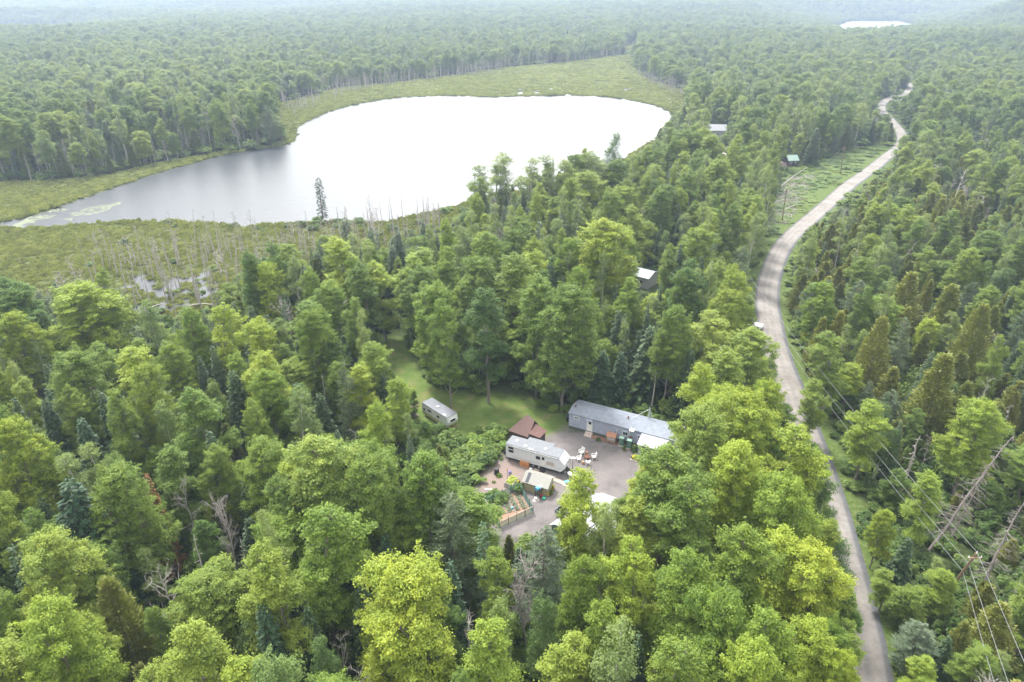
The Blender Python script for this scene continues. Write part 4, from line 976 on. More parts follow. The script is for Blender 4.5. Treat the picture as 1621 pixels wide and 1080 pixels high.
for i in range(6):
    o = MB().cyl((-.6, 0, .15), (.6, .1, .2), .1, .08, 7).cyl((-.4, .25, .12), (.5, .2, .3), .08, .06, 7).cyl((0, -.2, .1), (.3, .5, .12), .07, .05, 6).build('log_heap', mat('pinkish_log', (.34, .25, .23), .9, .3, 6), None, (-16.6 + r.uniform(-.8, .9), 96.6 + i * .55, .1 * (i % 3)), rz=r.uniform(0, 3))
    tag(o, 'short cut logs heaped behind the small camper', 'logs', 'cut logs behind the small camper')

# ------------------------------------------------------------------ brown shed
sh = empty('garden_shed', (0, 0, 0), 0, 'dark shed with steep brown shingled roof and lower side roof behind the trailer', 'shed')
A = (-.6, 89.2, 2.0); B = (2.45, 87.35, 2.0); Dp = (2.5, 90.73, 4.0); Cp = (3.55, 89.7, 3.55); E_ = (1.1, 92.0, 2.0); Q = (4.2, 90.9, 2.0)
def slab(pts, th=.1):
    k = len(pts); nrm = (Vector(pts[1]) - Vector(pts[0])).cross(Vector(pts[2]) - Vector(pts[0])).normalized()
    if nrm.z < 0: nrm = -nrm
    lo = [tuple(Vector(p_) - nrm * th) for p_ in pts]
    return MB().poly(list(pts) + lo, [tuple(range(k)), tuple(range(k, 2 * k))[::-1]] + [(i, (i + 1) % k, k + (i + 1) % k, k + i) for i in range(k)])
MB().poly([(-.4, 89.25, 0), (2.45, 87.6, 0), (4.0, 90.6, 0), (1.1, 91.8, 0), (-.4, 89.25, 2.0), (2.45, 87.6, 2.0), (3.9, 90.6, 2.1), (1.1, 91.8, 2.0), (2.5, 90.7, 3.85), (3.4, 89.8, 3.4)],
   [(0, 1, 5, 4), (3, 0, 4, 7), (1, 2, 6, 9, 5), (2, 3, 7, 6), (4, 5, 9, 8), (4, 8, 7), (8, 9, 6, 7)]).build('wall', DARKWALL, sh)
m1 = slab([A, B, (3.0, 88.2, 2.9), Cp, Dp]); m2 = slab([Dp, Cp, Q, E_]); m3 = slab([A, Dp, E_])
for m_x in (m2, m3): m1.poly(m_x.v, m_x.f)
m1.build('roof', ROOFBR, sh)
slab([(2.55, 87.35, 2.7), (4.3, 86.95, 2.15), (5.5, 89.0, 2.15), (3.7, 89.7, 2.95)]).build('side_roof', mat('brown_side_roof', (.15, .085, .075), .9, .25, 3), sh)
MB().poly([(2.6, 87.6, 0), (4.15, 87.2, 0), (5.2, 88.9, 0), (3.7, 89.6, 0), (2.6, 87.6, 2.55), (4.15, 87.2, 2.08), (5.2, 88.9, 2.08), (3.7, 89.6, 2.7)], [(0, 1, 5, 4), (1, 2, 6, 5), (2, 3, 7, 6), (3, 0, 4, 7)]).build('side_wall', DARKWALL, sh)
MB().box(0, .9, -.04, .0, 0, 1.8).build('door', mat('shed_door', (.11, .08, .07), .8, .2, 4), sh, (4.4, 87.75, 0), rz=1.02)
for i, (x, y) in enumerate(((5.2, 86.9), (5.7, 86.4), (6.1, 87.0))):
    o = MB().cyl((0, 0, 0), (0, 0, .5), .22, .25, 10).box(-.3, .3, -.2, .2, .5, .62).build('scrap_bin', mat('grey_scrap', (.3, .29, .31), .7, .4, 6), None, (x, y, 0), rz=i); tag(o, 'small grey bin of scraps between the shed and the trailer', 'bin', 'grey bins behind the trailer')

# ------------------------------------------------------------------ greenhouse
GA = math.radians(-25.6)
g_ = empty('greenhouse', (1.55, 77.35, 0), GA, 'low greenhouse with clear corrugated roof panels and one dark strip beside the plank walkway', 'greenhouse')
MB().box(0, 3.75, .0, .04, 0, 1.5).build('front_panel', PANELY, g_); MB().poly([(0, .0, 0), (0, 2.2, 0), (0, 2.2, 1.9), (0, 1.2, 2.35), (0, 0, 1.55)], [(0, 1, 2, 3, 4)]).poly([(3.75, .0, 0), (3.75, 2.2, 0), (3.75, 2.2, 1.9), (3.75, 1.2, 2.35), (3.75, 0, 1.55)], [(4, 3, 2, 1, 0)]).box(0, 3.75, 2.16, 2.2, 0, 1.9).build('end_panel', mat('clear_end_panel', (.36, .38, .28), .5, .3, 3), g_)
gr_ = MB()
r = np.random.default_rng(2)
for i in range(6):
    z = .012 * (i % 2); x0, x1 = -.12 + i * .67, -.12 + i * .67 + .70
    gr_.poly([(x0, -.2, 1.45 + z), (x1, -.2, 1.45 + z), (x1, 1.2, 2.38 + z), (x0, 1.2, 2.38 + z), (x0, -.2, 1.48 + z), (x1, -.2, 1.48 + z), (x1, 1.2, 2.41 + z), (x0, 1.2, 2.41 + z)], [(3, 2, 1, 0), (4, 5, 6, 7), (0, 1, 5, 4), (1, 2, 6, 5), (2, 3, 7, 6), (3, 0, 4, 7)])
    gr_.poly([(x0, 1.2, 2.38 + z), (x1, 1.2, 2.38 + z), (x1, 2.4, 1.85 + z), (x0, 2.4, 1.85 + z), (x0, 1.2, 2.41 + z), (x1, 1.2, 2.41 + z), (x1, 2.4, 1.88 + z), (x0, 2.4, 1.88 + z)], [(3, 2, 1, 0), (4, 5, 6, 7), (0, 1, 5, 4), (1, 2, 6, 5), (2, 3, 7, 6), (3, 0, 4, 7)])
gr_.build('roof', POLY, g_)
MB().poly([(.38, -.1, 1.56), (.85, -.1, 1.56), (.85, 1.12, 2.37), (.38, 1.12, 2.37), (.38, -.1, 1.6), (.85, -.1, 1.6), (.85, 1.12, 2.41), (.38, 1.12, 2.41)], [(3, 2, 1, 0), (4, 5, 6, 7), (0, 1, 5, 4), (1, 2, 6, 5), (2, 3, 7, 6), (3, 0, 4, 7)]).build('dark_roof_panel', mat('solar_slate', (.06, .065, .08), .3), g_)
for x in (0, 1.25, 2.5, 3.72): MB().box(x - .03, x + .03, -.05, 0, 0, 1.5).build('post', WOOD, g_)
st = empty('barrel_stand', (3.72, 75.75, 0), GA, 'dark frame stand holding the blue barrel in front of the greenhouse', 'stand')
for x in (-.35, .35):
    for y in (-.3, .3): MB().box(x - .04, x + .04, y - .04, y + .04, 0, 1.2).build('leg', DARKWALL, st)
MB().box(-.42, .42, -.38, .38, 1.2, 1.28).build('platform', DARKWALL, st)
o = empty('blue_barrel', (3.72, 75.75, 1.28), math.radians(40), 'blue barrel with a white end lying on its stand by the greenhouse', 'barrel'); MB().cyl((-.5, 0, .3), (.05, 0, .3), .3, n=16).build('barrel_body', BLUEP, o); MB().cyl((.05, 0, .3), (.5, 0, .3), .3, .28, n=16).build('barrel_end', mat('pale_blue_plastic', (.55, .72, .8), .3), o)
for i, (x, y, rr, hh, m, fl, lab) in enumerate(((4.45, 75.2, .22, .3, TEALP, None, 'teal bucket on the gravel in front of the greenhouse'), (4.15, 75.7, .17, .3, REDP, None, 'small red pail beside the barrel stand'), (3.3, 75.1, .2, .35, WHITE, None, 'white pail at the foot of the barrel stand'))):
    o = empty('bucket', (x, y, 0), 0, lab, 'bucket'); MB().cyl((0, 0, 0), (0, 0, hh), rr * .85, rr, 14).build('pail', m, o); MB().cyl((0, 0, hh), (0, 0, hh + .02), rr * 1.08, rr * 1.08, 14).build('rim', m, o)
leafy('potted_plant', (5.0, 76.0, 0), .32, .45, 'yellow flowering potted plant at the corner of the greenhouse', pot=WHITE, seed=11, flowers=YELLOWP)
leafy('potted_plant', (5.5, 76.2, 0), .38, .5, 'dark green potted plant beside the yellow flowers by the greenhouse', pot=TERRA, seed=12)
leafy('potted_plant', (5.75, 77.4, 0), .4, .5, 'leafy plant with yellow blooms behind the greenhouse end wall', pot=TERRA, seed=13, flowers=YELLOWP)
leafy('climbing_plant', (5.15, 77.0, 0), .4, 1.6, 'tall green climbing plant against the end wall of the greenhouse', seed=14, n=420)
MB().box(0, .9, 0, .5, 0, .05).build('stepping_slab', PINKGR, None, (3.0, 74.6, 0), rz=.3); tag(bpy.data.objects['stepping_slab'], 'pinkish flat slab between the garden fence and the barrel stand', 'slab')

# raised planter
o = empty('raised_planter', (-1.12, 77.95, 0), math.radians(-30), 'grey wooden raised planter full of yellow green lettuce', 'planter')
MB().box(0, 1.3, 0, .06, 0, .75).box(0, 1.3, 2.0, 2.06, 0, .75).box(0, .06, .06, 2.0, 0, .75).box(1.24, 1.3, .06, 2.0, 0, .75).build('box_side', mat('grey_boards', (.36, .35, .34), .8, .25, 5), o)
MB().box(.06, 1.24, .06, 2.0, .1, .66).build('soil', SOIL, o)
G = Geo(); r = np.random.default_rng(8); m = 260; P = np.stack([r.uniform(.1, 1.2, m), r.uniform(.1, 1.95, m), r.uniform(.68, .9, m)], 1); G.leaves(P, r.normal(size=(m, 3)) * .5 + np.array([0, 0, 1]), .12, r.random(m), .7, r)
me = np_mesh('lettuce', *G.arr()[:2], [mat('lettuce_leaf', (.30, .36, .05), .7, .5, 4)]); f = bpy.data.objects.new('lettuce', me); col.objects.link(f); f.parent = o
leafy('potted_plant', (.9, 78.6, 0), .32, .4, 'small potted plant between the raised planter and the greenhouse', pot=BLACK, seed=15, flowers=YELLOWP)
leafy('potted_plant', (-.3, 80.6, 0), .25, .5, 'purple blue flowering plant behind the raised planter', pot=WHITE, seed=16, flowers=mat('violet_flowers', (.25, .2, .6), .7))
o = empty('compost_bin', (-2.25, 80.9, 0), 0, 'black compost bin with plants growing round it on the wood chips', 'compost bin'); MB().cyl((0, 0, 0), (0, 0, .9), .42, .33, 14).build('bin_body', BLACK, o); MB().cyl((0, 0, .9), (0, 0, .97), .35, .3, 14).build('lid', BLACK, o)
leafy('leafy_plant', (-1.9, 80.4, 0), .6, .5, 'low green plant clump at the foot of the black compost bin', seed=17, n=200)
leafy('leafy_plant', (-2.6, 78.9, 0), .35, .3, 'small green weed tuft on the chips before the compost bin', seed=18, n=80)
leafy('leafy_plant', (-1.6, 84.4, 0), .4, .4, 'green weed tuft on the chips near the end of the trailer', seed=19, n=90)
leafy('leafy_plant', (-2.9, 83.2, 0), .5, .45, 'green weed clump on the chips close to the hedge', seed=20, n=120)
o = MB().cyl((0, 0, 0), (0, 0, 1.7), .03, n=6).box(-.05, .05, -.05, .05, 1.7, 1.75).build('garden_stake', BLACK, None, (-.65, 79.7, 0)); tag(o, 'thin dark stake standing behind the raised planter', 'stake')
o = MB().box(0, 1.5, 0, .16, .02, .1).box(.2, .3, .03, .13, 0, .02).box(1.2, 1.3, .03, .13, 0, .02).build('white_plank', WHITE, None, (-3.9, 77.2, 0), rz=-.02); tag(o, 'white plank lying on the wood chips near the hedge', 'plank')

# ------------------------------------------------------------------ fenced vegetable garden
FC = [(-3.82, 73.97), (1.05, 77.35), (2.87, 72.33), (-1.6, 69.3)]
gf = empty('garden_fence', (0, 0, 0), 0, 'green mesh fence enclosing the vegetable garden', 'fence')
for i in range(4):
    a, b_ = FC[i], FC[(i + 1) % 4]; L = math.hypot(b_[0] - a[0], b_[1] - a[1]); ang = math.atan2(b_[1] - a[1], b_[0] - a[0])
    mb = MB()   # open netting: strands
    for q in range(int(L / .14)): mb.box(q * .14, q * .14 + .045, -.008, .008, .05, 1.15)
    for q in range(8): mb.box(0, L, -.012, .012, .08 + q * .15, .13 + q * .15)
    mb.build('mesh_panel', NET, gf, (a[0], a[1], 0), rz=ang)
    nn_ = 4
    for q in range(nn_):
        t = q / nn_; MB().cyl((0, 0, 0), (0, 0, 1.45), .04, n=6).build('post', BLACK, gf, (a[0] + (b_[0] - a[0]) * t, a[1] + (b_[1] - a[1]) * t, 0))
MB().box(0, 5.4, -.04, .04, 1.15, 1.22).build('rail', PLANK, gf, (FC[3][0], FC[3][1], 0), rz=math.atan2(FC[2][1] - FC[3][1], FC[2][0] - FC[3][0]))
MB().box(0, 5.0, -.04, .04, 1.15, 1.22).build('rail', PLANK, gf, (FC[3][0], FC[3][1], 0), rz=math.atan2(FC[0][1] - FC[3][1], FC[0][0] - FC[3][0]))
gb = MB(); cx_, cy_ = sum(p[0] for p in FC) / 4, sum(p[1] for p in FC) / 4
gb.poly([(cx_ + (p[0] - cx_) * .95, cy_ + (p[1] - cy_) * .95, .06) for p in FC] + [(cx_ + (p[0] - cx_) * .95, cy_ + (p[1] - cy_) * .95, -.05) for p in FC], [(3, 2, 1, 0), (0, 1, 5, 4), (1, 2, 6, 5), (2, 3, 7, 6), (3, 0, 4, 7)])
o = gb.build('garden_bed', SOIL); tag(o, 'orange brown soil bed inside the green mesh fence', 'garden bed')
ux = Vector((FC[2][0] - FC[1][0], FC[2][1] - FC[1][1], 0)).normalized(); uy = Vector((ux.y, -ux.x, 0)) * 1
if uy.x > 0: uy = -uy
r = np.random.default_rng(21)
names = ['nearest the greenhouse', 'second from the greenhouse', 'in the middle of the bed', 'next to the far hedge side', 'farthest from the greenhouse']
for i in range(5):
    base_ = Vector((FC[1][0], FC[1][1], 0)) + uy * (.75 + i * 1.05) + ux * .7
    G = Geo(); m = 330
    s_ = np.floor(r.uniform(0, 9, m)) * .42 + r.normal(size=m) * .07; q = r.normal(size=m) * .13 + np.where(r.random(m) < .5, -.16, .16)
    P = np.stack([base_.x + ux.x * s_ + uy.x * q, base_.y + ux.y * s_ + uy.y * q, .1 + np.abs(r.normal(size=m)) * .12], 1)
    G.leaves(P, r.normal(size=(m, 3)) * .5 + np.array([0, 0, 1]), .10, r.random(m), .6, r)
    me = np_mesh('vegetable_row', *G.arr()[:2], [mat('vegetable_leaf', (.16, .20, .13), .7, .5, 5), ]); f = bpy.data.objects.new('vegetable_row', me); col.objects.link(f)
    tag(f, 'row of young grey green vegetables ' + names[i], 'vegetables')
    pb = MB(); a = base_ + uy * .42 - ux * .1; pb.poly([tuple(a + uy * k1 + ux * k2 + Vector((0, 0, z))) for z in (.061, .13) for k1, k2 in ((0, 0), (.1, 0), (.1, 3.9), (0, 3.9))], [(3, 2, 1, 0), (4, 5, 6, 7), (0, 1, 5, 4), (1, 2, 6, 5), (2, 3, 7, 6), (3, 0, 4, 7)])
    if i in (1, 2, 4): 
        o = pb.build('edging_board', mat('edging', (.16, .17, .18), .9, .2, 5)); tag(o, 'grey board edging the vegetable row ' + names[i], 'board')
o = empty('watering_can', (.0, 73.2, .06), .4, 'pale blue watering can among the vegetable rows', 'watering can'); MB().cyl((0, 0, 0), (0, 0, .3), .17, .14, 12).build('can_body', BLUEP, o); MB().cyl((.14, 0, .1), (.38, 0, .32), .03, n=6).build('spout', BLUEP, o)

# ------------------------------------------------------------------ white roofed garage, dump trailer
GRA = math.radians(43)
gz = empty('garage_building', (9.6, 62.9, 0), GRA, 'big white roofed garage with pale green ribbed walls under the maples', 'garage')
MB().extr([(0, 0), (6.6, 0), (6.6, 2.1), (5.6, 2.75), (3.3, 3.35), (1.0, 2.75), (0, 2.1)], 0, 8.6, 'x').build('wall', GREENWALL, gz)
gz_roof = MB().extr([(-.25, 1.98), (.9, 2.78), (3.3, 3.42), (5.7, 2.78), (6.85, 1.98), (6.85, 2.08), (5.7, 2.89), (3.3, 3.53), (.9, 2.89), (-.25, 2.08)], -.25, 8.85, 'x').build('roof', WHITEROOF, gz)
MB().box(-.06, 0, 2.0, 4.6, 0, 2.2).build('door', mat('pale_green_door', (.28, .38, .32), .6, .1, 2), gz)
MB().box(8.6, 10.4, 1.5, 3.2, 0, 2.3).build('annex', mat('reddish_shed_wall', (.34, .22, .19), .8, .2, 4), gz)
du = empty('dump_trailer', (7.1, 70.6, 0), math.radians(47), 'dark grey open box trailer beside the white roofed garage', 'trailer')
MB().box(0, 3.4, 0, 1.8, .5, .56).box(0, 3.4, 0, .07, .56, 1.1).box(0, 3.4, 1.73, 1.8, .56, 1.1).box(0, .07, .07, 1.73, .56, 1.1).box(3.33, 3.4, .07, 1.73, .56, 1.1).build('cargo_box', mat('slate_steel', (.13, .15, .19), .5, .2, 3), du)
MB().box(.07, 3.33, .07, 1.73, .565, .6).build('bed_liner', BLACK, du)
for y in (-.25, 1.82): 
    wh = MB().cyl((1.7, y, .34), (1.7, y + .22, .34), .34, n=16).build('wheel', BLACK, du); MB().cyl((1.7, y - .01, .34), (1.7, y + .23, .34), .15, n=10).build('rim', GALV, wh)
MB().box(3.4, 4.6, .82, .98, .4, .5).build('drawbar', BLACK, du)

# ------------------------------------------------------------------ cottages in the woods
def cottage(name, x, y, rz, L, Wd, Hh, wallm, roofm, label, cat='cottage', ridge=1.4, z=0):
    o = empty(name, (x, y, z), rz, label, cat)
    MB().extr([(0, 0), (Wd, 0), (Wd, Hh), (Wd / 2, Hh + ridge), (0, Hh)], 0, L, 'x').build('wall', wallm, o)
    e = .35
    MB().extr([(-e, Hh - e * ridge * 2 / Wd + .03), (Wd / 2, Hh + ridge + .03), (Wd + e, Hh - e * ridge * 2 / Wd + .03), (Wd + e, Hh - e * ridge * 2 / Wd + .13), (Wd / 2, Hh + ridge + .14), (-e, Hh - e * ridge * 2 / Wd + .13)], -e, L + e, 'x').build('roof', roofm, o)
    window(o, L * .15, L * .15 + 1.0, 1.2, 2.1); window(o, L * .65, L * .65 + 1.0, 1.2, 2.1)
    d = MB().box(L * .42, L * .42 + .9, -.05, 0, .1, 2.1).build('door', GLASS, o)
    return o
WALLW = mat('white_cottage_wall', (.45, .45, .47), .6, .08, 2)
PALEROOF = linemat('pale_blue_roof', (.27, .32, .35), (.22, .26, .29), 2, 'x', .5)
cottage('white_cottage', 27.3, 155.2, math.radians(-38), 6.4, 5.0, 2.9, WALLW, PALEROOF, 'small white cottage with pale roof half hidden behind the tall bright maple', ridge=.9)
cottage('grey_house', 92.5, 347, math.radians(-6), 13, 8, 3.4, mat('grey_house_wall', (.4, .4, .42), .7, .1, 1), mat('grey_house_roof', (.22, .23, .25), .7, .1, 1), 'grey roofed house in the trees near the far end of the lake', 'house', 2.2)
cottage('small_cabin', 113.5, 283, math.radians(10), 4.2, 4.2, 2.4, mat('dark_cabin_wall', (.07, .055, .06), .8, .2, 2), mat('green_cabin_roof', (.22, .31, .28), .7, .15, 2), 'small dark cabin with a pale green roof at the edge of the cut strip', 'cabin', 1.6)
o = MB().poly([(0, 0, 0), (3, 0, 0), (3, 3, 0), (0, 3, 0), (.3, .3, 1.3), (2.4, .6, 1.5), (2.5, 2.6, 1.0), (.5, 2.4, 1.7)], [(0, 1, 5, 4), (1, 2, 6, 5), (2, 3, 7, 6), (3, 0, 4, 7), (4, 5, 6, 7)]).build('brush_heap', mat('pink_brush', (.26, .19, .18), .95, .4, 3), None, (110.2, 283.0, 0)); tag(o, 'pinkish heap of old boards beside the small dark cabin', 'heap')
# driveway of the grey house
dp = W([(1138, 232), (1152, 229), (1156, 262), (1140, 262)])
sheet('driveway', dp, .06, PINKGR, 'pinkish driveway patch by the grey house')
# white pickup
def pickup(x, y, rz):
    o = empty('pickup_truck', (x, y, 0), rz, 'white pickup truck parked under the trees beside the gravel road', 'pickup')
    MB().extr([(0, .45), (5.2, .45), (5.25, .9), (3.9, 1.05), (0, 1.05)], 0, 1.85, 'y').build('body', WHITE, o, bevel=.06)
    cb = MB().extr([(1.7, 1.05), (3.9, 1.05), (3.3, 1.7), (1.9, 1.7)], .12, 1.73, 'y').build('cab', WHITE, o, bevel=.05)
    MB().extr([(1.8, 1.15), (3.75, 1.15), (3.25, 1.6), (1.95, 1.6)], .10, 1.75, 'y').build('window', GLASS, cb)
    for x_ in (.95, 4.3):
        for y_ in (-.02, 1.65):
            w_ = MB().cyl((x_, y_, .38), (x_, y_ + .22, .38), .38, n=16).build('wheel', BLACK, o); MB().cyl((x_, y_ - .01, .38), (x_, y_ + .23, .38), .2, n=12).build('rim', GALV, w_)
px_, py_ = at(1176, 516)
pickup(px_ - 1.5, py_, math.radians(-30))

# ------------------------------------------------------------------ utility poles and wires
POLEW = mat('pole_wood', (.22, .15, .10), .9, .25, 4)
POLES = [((49.2, 56.6), (48.5, 53.55), 11, 'leaning brown utility pole between the gravel road and the dead conifers'),
         ((51.6, 147.0), (49.7, 142.07), 11, 'brown utility pole at the bend of the gravel road'),
         ((84.0, 206.2), (82.46, 203.5), 11, 'grey utility pole in the cut strip below the small cabin'),
         ((129.5, 270.0), (127.08, 266.47), 11, 'utility pole nearest the place where the road turns out of sight')]
TOP = []
for (b0, t0, hh, lab) in POLES:
    o = empty('utility_pole', (b0[0], b0[1], 0), 0, lab, 'utility pole', 'utility poles along the gravel road')
    dx, dy = t0[0] - b0[0], t0[1] - b0[1]
    MB().cyl((0, 0, -.3), (dx, dy, hh), .17, .12, 10).build('pole', POLEW, o)
    MB().box(dx - .75, dx + .75, dy - .05, dy + .05, hh - .75, hh - .62).build('crossarm', POLEW, o)
    for q in (-.65, .65, 0): MB().cyl((dx + q, dy, hh - .62 if q else hh), (dx + q, dy, hh - .4 if q else hh + .22), .06, .04, 8).build('insulator', WHITE, o)
    TOP.append((b0, t0, hh))
WIRE = mat('wire_metal', (.28, .29, .31), .4, metal=.3)
def ptw(i, f):
    b0, t0, hh = TOP[i]; return Vector((b0[0] + (t0[0] - b0[0]) * f, b0[1] + (t0[1] - b0[1]) * f, hh * f + .15))
offs = [at(1628, 1058, 11.0), at(1600, 1086, 8.5), at(1577, 1086, 7.0)]
for k, (f, zz, lab) in enumerate(((1.0, 11.0, 'topmost overhead wire running pole top to pole top above the verge'), (.80, 8.5, 'middle overhead wire strung along the utility poles'), (.66, 7.0, 'lowest overhead wire strung along the utility poles'))):
    pts = [ptw(0, f)]
    e = Vector((*offs[k], zz + .1)); e = pts[0] + (e - pts[0]) * 3.0
    pts.insert(0, e)
    pts += [ptw(1, f), ptw(2, f), ptw(3, f)]
    G = Geo(); path = []
    for a, b_ in zip(pts[:-1], pts[1:]):
        L = (b_ - a).length; sag = 1.5 * (L / 90) ** 2 if L < 95 else 1.6
        for q in range(24):
            t = q / 24; p_ = a.lerp(b_, t); path.append((p_.x, p_.y, p_.z - 4 * sag * t * (1 - t)))
    path.append(tuple(pts[-1])); G.tube(path, [.02] * len(path), 4)
    me = np_mesh('overhead_wire', *G.arr()[:2], [WIRE]); o = bpy.data.objects.new('overhead_wire', me); col.objects.link(o); tag(o, lab, 'wire')
